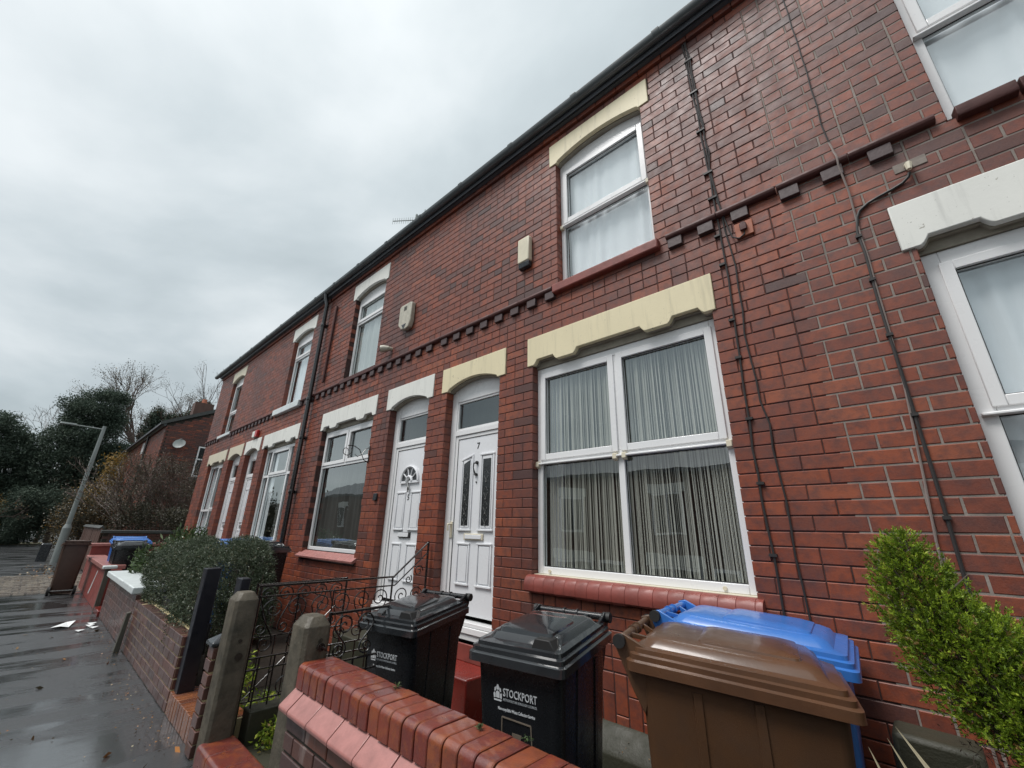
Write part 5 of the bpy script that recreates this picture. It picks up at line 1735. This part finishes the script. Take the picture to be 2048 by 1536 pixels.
# leafy shrub between garden 3 and 5
ls = thing('shrub', 'broad-leaved shrub rising behind the hedge, in front of the far doors', 'shrub', (-9.3, -1.0, 0))
P, O, T = clustered([((-9.2, -1.05, 1.05), (.55, .35, .36), 1), ((-8.6, -1.1, 1.0), (.4, .3, .30), .6), ((-9.9, -1.3, .85), (.5, .3, .30), .5)], 900, 5, .05, shell=.4)
leaf_mesh('leaves', P, O * .5 + unit(len(P)) * .8 + np.array([0, 0, .2]), NR.uniform(.06, .11, len(P)), .03, 'leaf_mid', ls, tint=np.clip(T * .8 + NR.rand(len(P)) * .2, 0, 1))
m = MB()
for i in range(14):
    x = -9.2 + R_.uniform(-.2, .2)
    m.tube([(x, -1.05, .03), (x + R_.uniform(-.3, .3), -1.05 + R_.uniform(-.2, .2), .6), (x + R_.uniform(-.6, .6), -1.05 + R_.uniform(-.3, .3), 1.15)], [.02, .012, .004], 5)
m.build('stem', 'bark', ls)

# conifer shrub at right
cs = thing('conifer_shrub', 'bright yellow-green conifer shrub with brown bare inside at the right edge', 'shrub', (.25, -.9, 0))
AX = [((-.045, -.92, 1.47), .052), ((-.04, -.92, 1.40), .088), ((-.03, -.91, 1.31), .108), ((.01, -.92, 1.24), .125), ((.06, -.92, 1.16), .15), ((.12, -.93, 1.07), .16), ((.22, -.95, .98), .18), ((.34, -.98, .88), .20), ((.48, -.98, .78), .22)]
AX = [(c, r * 1.17) for c, r in AX] + [((.10, -.82, 1.17), .13), ((.20, -.82, 1.06), .15), ((.30, -1.05, .92), .17), ((.24, -1.1, .94), .11)]
bl = [(c, (r, r, r * .95), r ** 1.6) for c, r in AX]
ncl = 15000
P, O = blobs(bl, ncl, shell=.20, lump=.16)
# keep the dead hollow on the lower left free of green
keep = (P[:, 2] > 1.02 + np.clip(-(P[:, 0] - .13) * .6, -.3, .2) - .10) | (P[:, 0] > .22)
P = P[keep]; O = O[keep]; ncl = len(P)
per = 13
Dm = O * .8 + np.array([0, 0, .55]) + unit(ncl) * .35; Dm /= np.linalg.norm(Dm, axis=1)[:, None]
fan = unit(ncl * per) * .75 + np.repeat(Dm, per, axis=0); fan /= np.linalg.norm(fan, axis=1)[:, None]
LL = NR.uniform(.006, .013, ncl * per)
PP = np.repeat(P, per, axis=0) + fan * (LL * .6)[:, None] + np.repeat(Dm, per, axis=0) * NR.uniform(-.012, .012, ncl * per)[:, None]
tt = np.clip(np.repeat(NR.rand(ncl) ** 1.3 * .62, per) + NR.rand(ncl * per) * .32 + (np.repeat(NR.rand(ncl) < .07, per)) * .6, 0, 1)
leaf_mesh('foliage', PP, fan, LL, NR.uniform(.0028, .0048, ncl * per), 'leaf_shrub', cs, tint=tt)
# brown dead inner twigs
P, O = blobs([(c, r * .8, r) for c, r in AX] + [((.05, -.93, 1.0), (.10, .1, .14), .14), ((.13, -.93, .9), (.12, .1, .15), .14)], 9000, shell=.6)
leaf_mesh('dead_foliage', P, O * .3 + unit(len(P)), NR.uniform(.01, .03, len(P)), .003, 'bark', cs)
m = MB()
m.tube([(.42, -1.25, .30), (.27, -1.08, .72), (.16, -1.0, .92), (.09, -.97, 1.06), (.05, -.95, 1.2)], [.028, .021, .015, .011, .006], 8)
m.tube([(.27, -1.08, .72), (.12, -1.04, .88), (.06, -1.0, 1.0)], [.011, .007, .003], 6)
for i in range(90):
    c, r = R_.choice(AX)
    a = Vector(c) + Vector((R_.uniform(0, .06), R_.uniform(-.05, .05), -r)); b = Vector(c) + Vector([R_.gauss(0, r * .5) for _ in range(3)])
    m.tube([a, (a + b) / 2 + Vector((0, 0, -.01)), b], [.005, .004, .0015], 4)
m.build('trunk', 'barkpale', cs, smooth=True)
# cordyline leaves at lower right
cl = thing('spiky_plant', 'dried pointed strap leaves poking up under the conifer shrub', 'plant', (0, -1.3, 0))
for (tip, bs, w) in (((-.16, -1.05, .985), (.02, -1.35, .80), .011), ((-.18, -1.1, .965), (-.06, -1.4, .83), .007), ((-.235, -1.05, .915), (-.12, -1.4, .80), .008), ((.085, -1.1, .93), (.16, -1.4, .76), .009), ((.10, -1.35, .86), (.17, -1.5, .7), .008)):
    a = Vector(bs); b = Vector(tip); dirv = (b - a).normalized(); sd = dirv.cross(Vector((.3, -1, .2))).normalized()
    pts = []
    m = MB(); L_ = []; Rr = []
    lo = a - dirv * .3 + Vector((0, 0, -.25))
    ch = [lo, a, a.lerp(b, .5) + Vector((0, 0, .008)), b]
    ws = [w, w, w * .75, .0005]
    for p, q in zip(ch, ws):
        L_.append(p - sd * q); Rr.append(p + sd * q)
    nn = dirv.cross(sd) * .0015
    m.loft([[l, l + (r - l) / 2 + nn, r, l + (r - l) / 2 - nn] for l, r in zip(L_, Rr)])
    m.build('leaf', 'deadleaf', cl)
sbk = MB().prism([(-.27, .30), (-.24, .77), (.02, .76), (.02, .30)], 'y', -.34, -.16).build('stone_block', 'concrete', bevel=.02)
tag(sbk, 'mossy stone block in the dark corner below the conifer shrub', 'block')

# fallen leaves and litter on the pavement
n = 300
lx = -4.0 - np.abs(NR.normal(size=n)) * 3.0; ly = -1.80 - np.abs(NR.normal(size=n)) * .10
far_ = NR.rand(n) < .35
lx[far_] = -17.5 - NR.rand(far_.sum()) * 6; ly[far_] = -2.0 - np.abs(NR.normal(size=far_.sum())) * .35
m3 = NR.rand(n) < .15
lx[m3] = -3.6 - NR.rand(m3.sum()) * 6; ly[m3] = -1.8 - NR.rand(m3.sum()) * .9
Dl = unit(n); Dl[:, 2] *= .15; Dl /= np.linalg.norm(Dl, axis=1)[:, None]
sz = np.where(far_, .07, .018)
o = leaf_mesh('leaf_litter', np.stack([lx, ly, np.full(n, .012)], 1), Dl, sz, sz * .5, 'leaf_litter', None, fold=.1)
n = 130
P = np.stack([NR.uniform(-1.7, -.3, n), NR.uniform(-.6, -.05, n), np.full(n, .10)], 1)
P[:, 2] = np.where(P[:, 1] > -.11, .235 + (P[:, 1] + .11) * 1.1, .1)
o = leaf_mesh('garden_litter', P, unit(n), .012, .007, 'leaf_litter', None, fold=.1)
pp_ = thing('paper_scrap', 'torn white paper sheet lying flat on the wet pavement', 'litter', (-9.9, -2.15, 0))
MB().add([(-9.72, -2.32, .012), (-10.1, -2.13, .014), (-10.02, -2.04, .035), (-9.62, -2.13, .012), (-9.64, -2.22, .03)], [(0, 1, 2, 3, 4)]).build('sheet', 'paper', pp_, fix=False)
p2 = thing('paper_scrap', 'crumpled white paper scraps by the foot of the low walls', 'litter', (-9.5, -1.88, 0))
for (x, y, s) in ((-9.55, -1.90, .07), (-9.72, -1.87, .09), (-9.35, -1.87, .05), (-9.2, -2.03, .04)):
    MB().add([(x - s, y - .04, .012), (x, y - .06, .03), (x + s, y - .02, .012), (x + s * .4, y + .05, .03), (x - s * .5, y + .05, .02)], [(0, 1, 2, 3, 4)]).build('scrap', 'paper', p2, fix=False)

# ------------------------------------------------------------------ beyond the terrace
lp = thing('street_lamp', 'tall grey galvanised street lamp with thin arm over the road', 'street lamp', (-24.6, -1.92, 0))
MB().tube([(-24.6, -1.92, 0), (-24.6, -1.92, 1.25)], .135, 14).tube([(-24.6, -1.92, 1.25), (-24.6, -1.92, 1.40)], [.135, .085], 14).build('base', 'lamppost', lp, smooth=True, ang=40)
MB().tube([(-24.6, -1.92, 1.38), (-24.6, -1.87, 5.35)], [.085, .062], 12).build('pole', 'lamppost', lp, smooth=True)
MB().tube([(-24.6, -1.88, 5.22), (-24.6, -2.4, 5.24), (-24.6, -2.75, 5.25)], .022, 6).build('arm', 'lamppost', lp, smooth=True)
MB().loft([rrect(.12, .1, .03, -2.78, 5.22), rrect(.2, .5, .05, -2.95, 5.24), rrect(.16, .45, .05, -2.95, 5.30)]).build('lantern', 'lamppost', lp, smooth=True)
for o_ in lp.children:
    if o_.name.startswith('lantern'): o_.location.x = -24.6
cab = MB().loft([rrect(.4, .3, .03, -2.30, 0), rrect(.4, .3, .03, -2.28, .62), rrect(.34, .25, .03, -2.28, .66)]).build('cabinet', 'darkplastic')
cab.data.transform(Matrix.Translation((-25.6, 0, 0)))
tag(cab, 'small dark street cabinet at the foot of the street lamp', 'cabinet')

# boundary wall beyond the alley
fw = thing('garden_wall', 'brown brick wall with dark coping beyond the end of the terrace', 'wall', (-18.2, -1.2, 0))
MB().box(-18.35, -1.35, 0, -18.16, 3.2, 1.18).build('core', 'mortar_dk', fw)
end_run(fw, -18.158, -1.35, 3.2, 0.02, 1.18, 'gw_i', 'gw_s', 1, n_ind=0) if False else None
sp = []
for c in range(14):
    e = -1.36 + (0.115 if c % 2 else 0)
    while e < 3.1:
        sp.append((Matrix.Translation((-18.155, e + .115, .06 + c * .0828)) @ Matrix.Rotation(math.pi / 2, 4, 'Z'), .222, .073, .08, R_.uniform(.1, .9)))
        e += .232
place_bricks(sp, fw, 200, 'gw_i', 'gw_s')
MB().box(-18.42, -1.42, 1.182, -18.08, 3.2, 1.27).build('coping', 'darkcoping', fw, bevel=.01)
fp = thing('timber_fence', 'brown close-boarded fence facing the pavement behind the lone brown bin', 'fence', (-21.5, -1.4, 0))
x = -25.0
while x < -18.45:
    MB().box(x, -1.42 + R_.uniform(-.006, .006), .03, x + .145, -1.395, 1.32 + R_.uniform(-.012, .012)).build('board', 'brownwood', fp); x += .155
MB().box(-25.0, -1.39, .3, -18.45, -1.35, .38).box(-25.0, -1.39, 1.0, -18.45, -1.35, 1.08).build('rail', 'brownwood', fp)
MB().prism([(-1.47, 1.32), (-1.395, 1.40), (-1.33, 1.32)], 'x', -25.0, -18.45).build('capping', 'darkcoping', fp)

# gable house
GX = -25.0
gh = thing('gable_house', 'brick house with a satellite dish on its gable, beyond the alley', 'house', (-31, 3, 0))
prof = [(.2, 0), (.2, 5.95), (3.7, 7.75), (7.2, 5.95), (7.2, 0)]
MB().prism(prof, 'x', -39.0, GX).build('wall', 'mortar_dk', gh)
sp = []
for c in range(95):
    z = .04 + c * .0828
    if z > 7.6: break
    lo = .2; hi = 7.2
    if z > 5.9:
        k_ = (z - 5.9) / 1.8; lo = .2 + 3.5 * k_ + .1; hi = 7.2 - 3.5 * k_ - .1
    e = lo + (.115 if c % 2 else 0)
    while e < min(hi, 4.6) - .1:
        cyy = e + .115
        inwin = (1.62 < cyy < 2.75 and 3.55 < z < 5.15) or (1.1 < cyy < 4 and 1.55 < z < 2.15)
        if not inwin:
            sp.append((Matrix.Translation((GX + .004, cyy, z)) @ Matrix.Rotation(math.pi / 2, 4, 'Z'), .224, .074, .05, R_.choice([R_.uniform(.0, .5)] * 24 + [1.0])))
        e += .232
place_bricks(sp, gh, 300, 'brick_i', 'brick_s')
sp = []
for c in range(72):
    z = .04 + c * .0828
    if z > 5.85: break
    e = -39.0 + (.115 if c % 2 else 0)
    while e < GX - .1:
        sp.append((Matrix.Translation((e + .115, .196, z)), .224, .074, .05, R_.uniform(.05, .9))); e += .232
place_bricks(sp, gh, 0, 'brick_i', 'brick_s')
rf = MB()
rf.prism([(-.05, 5.86), (3.7, 7.79), (7.4, 5.86), (7.4, 5.95), (3.7, 7.92), (-.05, 5.97)], 'x', -39.0, GX + .09)
rf = rf.build('roof', 'slate', gh)
MB().prism([(-.06, 5.84), (3.7, 7.74), (3.7, 7.95), (-.06, 6.0)], 'x', GX + .092, GX + .12).build('verge', 'darkcoping', gh)
MB().box(GX - 1.2, 2.6, 7.2, GX - .3, 3.2, 8.15).build('chimney', 'mortar_red', rf)
MB().box(GX - 1.1, 1.1, 6.6, GX - .45, 1.9, 7.35).build('chimney', 'brownwood', rf)
MB().tube([(GX - .75, 1.5, 7.35), (GX - .75, 1.5, 7.6)], [.13, .10], 10).build('chimney_pot', 'terracotta', rf)
MB().box(-36.5, .9, 6.3, -35.7, 1.7, 7.4).build('chimney', 'brownwood', rf)
MB().tube([(-36, 1.2, 7.4), (-36, 1.2, 7.75)], [.13, .10], 8).build('chimney_pot', 'terracotta', rf)
MB().tube([(-39, .12, 5.9), (GX, .12, 5.9)], .07, 8).build('gutter', 'gutter', gh, smooth=True)
MB().tube([(-29.2, .1, 5.9), (-29.2, .12, 5.6), (-29.2, .12, 0)], .05, 8).build('downpipe', 'blackpipe', gh, smooth=True)
MB().box(-31.2, .18, 5.1, -30.5, .199, 5.72).build('window', 'upvc', gh)
w_ = MB().box(GX + .006, 1.64, 3.62, GX + .05, 2.75, 5.08).build('window', 'upvc', gh, bevel=.01)
for (a, b, c, d2) in ((1.70, 2.2, 4.5, 5.02), (2.26, 2.7, 4.5, 5.02), (1.70, 2.2, 3.7, 4.44), (2.26, 2.7, 3.7, 4.44)):
    MB().box(GX + .051, a, c, GX + .054, b, d2).build('pane', 'stainedg', w_)
MB().box(GX - .02, 1.55, 3.5, GX + .1, 2.85, 3.6).build('window_sill', 'darkcoping', gh)
w_ = MB().box(GX + .006, 1.12, 2.05, GX + .07, 4.0, 2.13).box(GX + .006, 1.68, 1.5, GX + .07, 1.76, 2.05).box(GX + .006, 2.4, 1.5, GX + .07, 2.48, 2.05).box(GX + .006, 1.12, 1.42, GX + .07, 4.0, 1.5).build('window', 'creamwood', gh)
MB().box(GX + .006, 1.12, 1.5, GX + .02, 4.0, 2.05).build('pane', 'stainedg', w_)
# satellite dish
ds = MB()
c0 = Vector((GX + .36, .80, 5.04)); ax_ = Vector((.75, -.45, .35)).normalized(); u_ = ax_.cross(Vector((0, 0, 1))).normalized(); v_ = ax_.cross(u_)
rings = []
for r_ in (0.015, .08, .15, .20, .25):
    rings.append([c0 + (u_ * math.cos(2 * math.pi * k / 20) + v_ * .92 * math.sin(2 * math.pi * k / 20)) * r_ + ax_ * (r_ * r_ * .45) for k in range(20)])
back = [[p - ax_ * .012 for p in r] for r in reversed(rings)]
ds.loft(rings + back)
dsh = ds.build('satellite_dish', 'lamppost', gh, smooth=True)
MB().tube([c0 - v_ * .3, c0 + ax_ * .45 - v_ * .12 * -1], .012, 5).tube([c0, (GX, .8, 4.85)], .02, 6).build('dish_arm', 'lamppost', dsh)


# trees
def branch(mb, p, d, L, r, depth, spread=.55, tips=None, grav=0.0):
    q = p + d * L
    mid = p + d * L * .5 + Vector((R_.gauss(0, .04), R_.gauss(0, .04), R_.gauss(0, .02))) * L
    mb.tube([p, mid, q], [r, r * .85, r * .7], 5 if r > .03 else 3, cap=False)
    r = max(r, .012)
    if tips is not None and depth <= 1: tips.append((q, d))
    if depth == 0: return
    for i in range(R_.choice([2, 2, 3])):
        nd = (d + Vector((R_.gauss(0, spread), R_.gauss(0, spread), R_.gauss(0.08 - grav, spread * .8)))).normalized()
        branch(mb, q, nd, L * R_.uniform(.68, .88), r * R_.uniform(.55, .72), depth - 1, spread, tips, grav)


def lumpy(bl, k=6):
    out = list(bl)
    for c, r, w in bl:
        for i in range(k):
            u = Vector((R_.gauss(0, 1), R_.gauss(0, 1), R_.gauss(.15, 1))).normalized()
            f = R_.uniform(.25, .5)
            out.append(((c[0] + u.x * r[0] * .9, c[1] + u.y * r[1] * .95, c[2] + u.z * r[2] * .95), (r[0] * f, r[1] * f * 1.2, r[2] * f * .8), w * f * .45))
    return out


def tree(name, label, base, bl, ncl, per, spread, size, mat, bark='bark', trunk_r=.2, group=None, hgt=3, kind='foliage', shell=.3, extra=None):
    t = thing(name, label, 'tree', base, 0, group)
    P, O, T = clustered(lumpy(bl), ncl, per, spread, shell=shell)
    n = len(P)
    Dv = O * .35 + unit(n); Dv /= np.linalg.norm(Dv, axis=1)[:, None]
    leaf_mesh('crown', P, Dv, NR.uniform(.7, 1.3, n) * size, NR.uniform(.5, .8, n) * size * .6, mat, t, tint=np.clip(T * .75 + NR.rand(n) * .3, 0, 1))
    m = MB()
    b = Vector(base)
    m.tube([b, b + Vector((0, 0, hgt * .5)), b + Vector((R_.uniform(-.2, .2), R_.uniform(-.2, .2), hgt))], [trunk_r, trunk_r * .8, trunk_r * .55], 8)
    for c, r, w in bl:
        c = Vector(c); s = b + Vector((0, 0, hgt * R_.uniform(.5, 1)))
        m.tube([s, s.lerp(c, .5) + Vector((0, 0, .3)), c], [trunk_r * .4, trunk_r * .25, trunk_r * .08], 5)
    m.build('trunk', bark, t, smooth=True)
    return t


tree('evergreen_tree', 'tallest dark evergreen behind the street lamp, rounded at the top', (-42, -1.9, 0),
     [((-42, -1.75, 9.3), (1.7, 1.5, 1.25), 1.7), ((-42, -2.7, 8.3), (1.2, .8, .6), .5), ((-42, -1.0, 8.6), (1.2, .8, .9), .6), ((-42, -2.6, 6.8), (1.8, 1.5, 1.15), 1.5), ((-42, -1.2, 6.7), (1.5, 1.1, 1.1), .9), ((-41.7, -1.5, 5.2), (1.5, 1.6, 1.1), 1.1), ((-42, -2.6, 4.6), (1.5, 1.3, 1.2), 1.0), ((-42, -.1, 6.2), (1.2, .9, .8), .6), ((-42, -3.3, 6.2), (1.2, 1.0, .9), .6), ((-42, -.3, 4.6), (1.2, 1.0, 1.1), .7)],
     6500, 10, .15, .15, 'leaf_dark', trunk_r=.28, hgt=6, shell=.22)
tree('evergreen_tree', 'dark evergreen at the left edge, lower than its neighbour', (-43, -5.0, 0),
     [((-43, -5.0, 5.6), (1.7, 1.35, 1.15), 1.2), ((-43, -6.4, 6.4), (2, 1.6, 1.5), 1.4), ((-43, -4.0, 4.9), (1.4, 1.0, 1.3), .8), ((-43, -7.5, 5.0), (2, 1.6, 1.8), 1.2), ((-42.6, -3.7, 3.4), (1.2, 1.1, .9), .7), ((-42.6, -5.6, 3.9), (1.5, .8, .7), .4)],
     5200, 10, .15, .15, 'leaf_dark', trunk_r=.22, hgt=4)
tree('evergreen_tree', 'dark evergreen mass low behind the foot of the street lamp', (-40, -2.0, 0),
     [((-40, -2.6, 2.4), (1.4, 1.3, 1.1), 1), ((-40, -1.2, 2.2), (1.3, 1.2, 1.0), 1), ((-40, -3.3, 1.4), (1.0, .8, .8), .6), ((-39, .2, 2.6), (1.2, 1.2, 1.0), .9)],
     3600, 10, .13, .13, 'leaf_dark', trunk_r=.15, hgt=2)
tree('evergreen_tree', 'low clipped dark hedge-like tree along the far verge', (-43.5, -4.4, 0),
     [((-43.5, -4.6, .9), (.9, 1.4, .95), 1), ((-43.5, -6.6, 1.0), (.9, 1.5, 1.0), 1), ((-43.5, -3.0, .8), (.9, 1.2, .8), .8), ((-43.5, -9, 1.1), (1, 1.8, 1.1), 1)],
     3600, 10, .12, .12, 'leaf_dark', trunk_r=.1, hgt=.8)
tree('autumn_tree', 'thin golden-leaved tree between the evergreens and the brick gable', (-36, .1, 0),
     [((-36, -.25, 4.5), (.8, .55, 1.0), 1), ((-36, -.6, 3.4), (.8, .7, .6), .7), ((-36, .15, 3.2), (.6, .5, .6), .5)],
     420, 8, .18, .13, 'leaf_gold', trunk_r=.09, hgt=3)
tree('autumn_tree', 'pale yellowish bush in the gap at the left edge', (-50, -6.0, 0),
     [((-50, -6.0, 3.0), (1.5, 1.5, 1.4), 1), ((-50, -4.6, 2.2), (1.2, 1.2, 1.0), 1)],
     700, 8, .2, .16, 'leaf_gold', trunk_r=.12, hgt=2)


def bare_tree(label, base, H0, r, depth, d0=(0, 0, 1), spread=.42, name='bare_tree', ivy=None, mat='twig', n0=3, leaves=0, size=.1, lm='leaf_brown'):
    t = thing(name, label, 'tree', base)
    m = MB(); tips = []
    b = Vector(base); top = b + Vector((0, 0, H0))
    m.tube([b, b + Vector((0, 0, H0 * .5)), top], [r * 1.3, r, r * .85], 8)
    for i in range(n0):
        a = 2 * math.pi * i / n0 + R_.uniform(-.4, .4)
        dv_ = Vector((math.cos(a) * .5, math.sin(a) * .65, .8)).normalized()
        branch(m, top, dv_, H0 * .42 * R_.uniform(.8, 1.1), r * .6, depth, spread, tips)
    m.build('limbs', mat, t, smooth=True)
    if ivy:
        P, O, T = clustered(ivy, 3600, 9, .14, shell=.5)
        leaf_mesh('ivy', P, unit(len(P)), .16, .10, 'leaf_dark' if lm == 'leaf_brown' else lm, t, tint=T)
    if leaves and tips:
        idx = NR.randint(0, len(tips), leaves)
        TP = np.array([tuple(q) for q, _ in tips])[idx] + NR.normal(size=(leaves, 3)) * size * 1.6
        leaf_mesh('leaves', TP, unit(leaves), size, size * .6, lm, t)
    return t


R_.seed(21)
bare_tree('large bare ivy-clad tree rising behind the gable house', (-50, 2.9, 0), 5.5, .26, 6, spread=.32, mat='twig', n0=6,
          ivy=lumpy([((-50, 2.3, 9.3), (.7, .7, 1.9), 1), ((-50, 3.7, 10.0), (.8, 1.2, 1.0), 1.2), ((-50, 2.9, 8.0), (.8, 1.1, 1.3), 1), ((-50, 4.8, 10.9), (.7, .9, .9), .8)]), leaves=6000, size=.10)
R_.seed(8)
bare_tree('second bare ivied tree, partly hidden by the end of the terrace', (-50, 5.9, 0), 5.6, .24, 6, spread=.34, n0=5,
          ivy=[((-50, 5.6, 11.6), (.8, .8, 1.5), 1), ((-50, 6.3, 10.3), (.9, 1.0, 1.3), 1)], leaves=1200, size=.09)
R_.seed(5)
bare_tree('wispy bare tree poking above the dark evergreens', (-45, -2.4, 0), 4.4, .10, 5, spread=.36, n0=4, leaves=150, size=.08)
R_.seed(31)
bare_tree('thin bare tree in the gap at the left edge', (-36, -4.6, 0), 1.2, .05, 5, spread=.40, n0=3, leaves=200, size=.08)

# tangled shrub over the far wall
R_.seed(13)
bt = thing('tangled_shrub', 'large tangled brown-green shrub spilling over the dark-coped wall', 'shrub', (-22, -.2, 0))
m = MB(); tips = []
for i in range(16):
    p = Vector((-22 + R_.uniform(-1, 1), R_.uniform(-1.0, 1.3), .2))
    branch(m, p, Vector((R_.gauss(0, .2), R_.gauss(0, .4), 1)).normalized(), R_.uniform(.8, 1.15), .035, 5, .42, tips)
m.build('branches', 'twig', bt)
n = 11000
idx = NR.randint(0, len(tips), n)
TP = np.array([tuple(q) for q, _ in tips])[idx] + NR.normal(size=(n, 3)) * .09
leaf_mesh('leaves', TP, unit(n), .055, .028, 'leaf_brown', bt, tint=np.clip(NR.rand(n) * .9, 0, 1))
P, O, T = clustered([((-20.5, .9, 1.65), (.9, 1.0, .55), 1), ((-21, -.4, 1.7), (.9, .7, .7), 1), ((-20.5, 1.9, 1.5), (.7, .8, .45), .6)], 1700, 8, .07, shell=.5)
leaf_mesh('undergrowth', P, unit(len(P)), .06, .03, 'leaf_brown', bt, tint=T * .7)
P, O, T = clustered([((-30, -1.6, 1.6), (1.5, .8, 1.4), 1), ((-31, -.6, 1.7), (1.5, .8, 1.5), 1)], 1600, 8, .12, shell=.5)
us = thing('shrub', 'mixed shrub just right of the street lamp, above the board fence', 'shrub', (-30, -1.2, 0))
leaf_mesh('leaves', P, unit(len(P)), .09, .05, 'leaf_brown', us, tint=T)
MB().tube([(-30, -1.2, 0), (-30, -1.2, 1.5)], .06, 6).build('stem', 'bark', us)

# distant woodland closing the view
wd2 = []
for i in range(22):
    y = -34 + i * 3.0
    wd2.append(((-75 + R_.uniform(-4, 4), y, 2.0 + R_.uniform(0, 2)), (3, 2.6, 3.0 + R_.uniform(0, 1.5)), 1))
P, O, T = clustered(wd2, 4200, 8, .4, shell=.4)
fo = leaf_mesh('distant_woodland', P, unit(len(P)), .5, .35, 'leaf_brown', None, tint=T * .6)

# verge of the side road
vg = MB(); vg.box(-47, -60, -.1, -43.0, 60, .03)
vg.build('verge', 'grass', kind='structure')

# ------------------------------------------------------------------ terrace across the street, seen only in the glass
op = thing('terraced_house', 'long brick terrace across the street, reflected in the window panes', 'house', (-4, -14, -.75))
OY = -10.6
MB().prism([(OY, -2.2), (OY, 3.5), (OY - 4, 4.85), (OY - 8, 3.5), (OY - 8, -2.2)], 'x', -34, 26).build('wall', 'brownwood', op)
MB().prism([(OY + .15, 3.43), (OY - 4, 4.9), (OY - 8.2, 3.43), (OY - 8.2, 3.55), (OY - 4, 5.03), (OY + .15, 3.55)], 'x', -34.1, 26.1).build('roof', 'slate', op)
x = -33
while x < 25:
    for (dx, z0, z1, ww) in ((.7, -1.2, .55, 1.6), (1.0, 1.5, 2.8, 1.0)):
        f = MB().box(x + dx, OY + .003, z0, x + dx + ww, OY + .06, z1).build('window', 'upvc', op)
        MB().box(x + dx + .07, OY + .061, z0 + .08, x + dx + ww / 2 - .03, OY + .064, z1 - .08).box(x + dx + ww / 2 + .03, OY + .061, z0 + .08, x + dx + ww - .07, OY + .064, z1 - .08).build('pane', 'stainedg', f)
        MB().box(x + dx - .1, OY + .003, z1 + .01, x + dx + ww + .1, OY + .05, z1 + .3).build('lintel', 'whitepaint', op)
    d_ = MB().box(x + 2.65, OY + .003, -1.7, x + 3.45, OY + .05, .6).build('door', 'upvc2', op)
    MB().box(x + 2.72, OY + .051, .1, x + 3.38, OY + .054, .5).build('pane', 'stainedg', d_)
    if int(x) % 2: 
        c_ = MB().box(x + 3.2, OY - 4.4, 4.5, x + 4.1, OY - 3.6, 5.6).build('chimney', 'brownwood', op)
        for k in range(3):
            MB().tube([(x + 3.4 + k * .25, OY - 4, 5.6), (x + 3.4 + k * .25, OY - 4, 5.9)], .1, 8).build('chimney_pot', 'terracotta', c_)
    x += 3.685
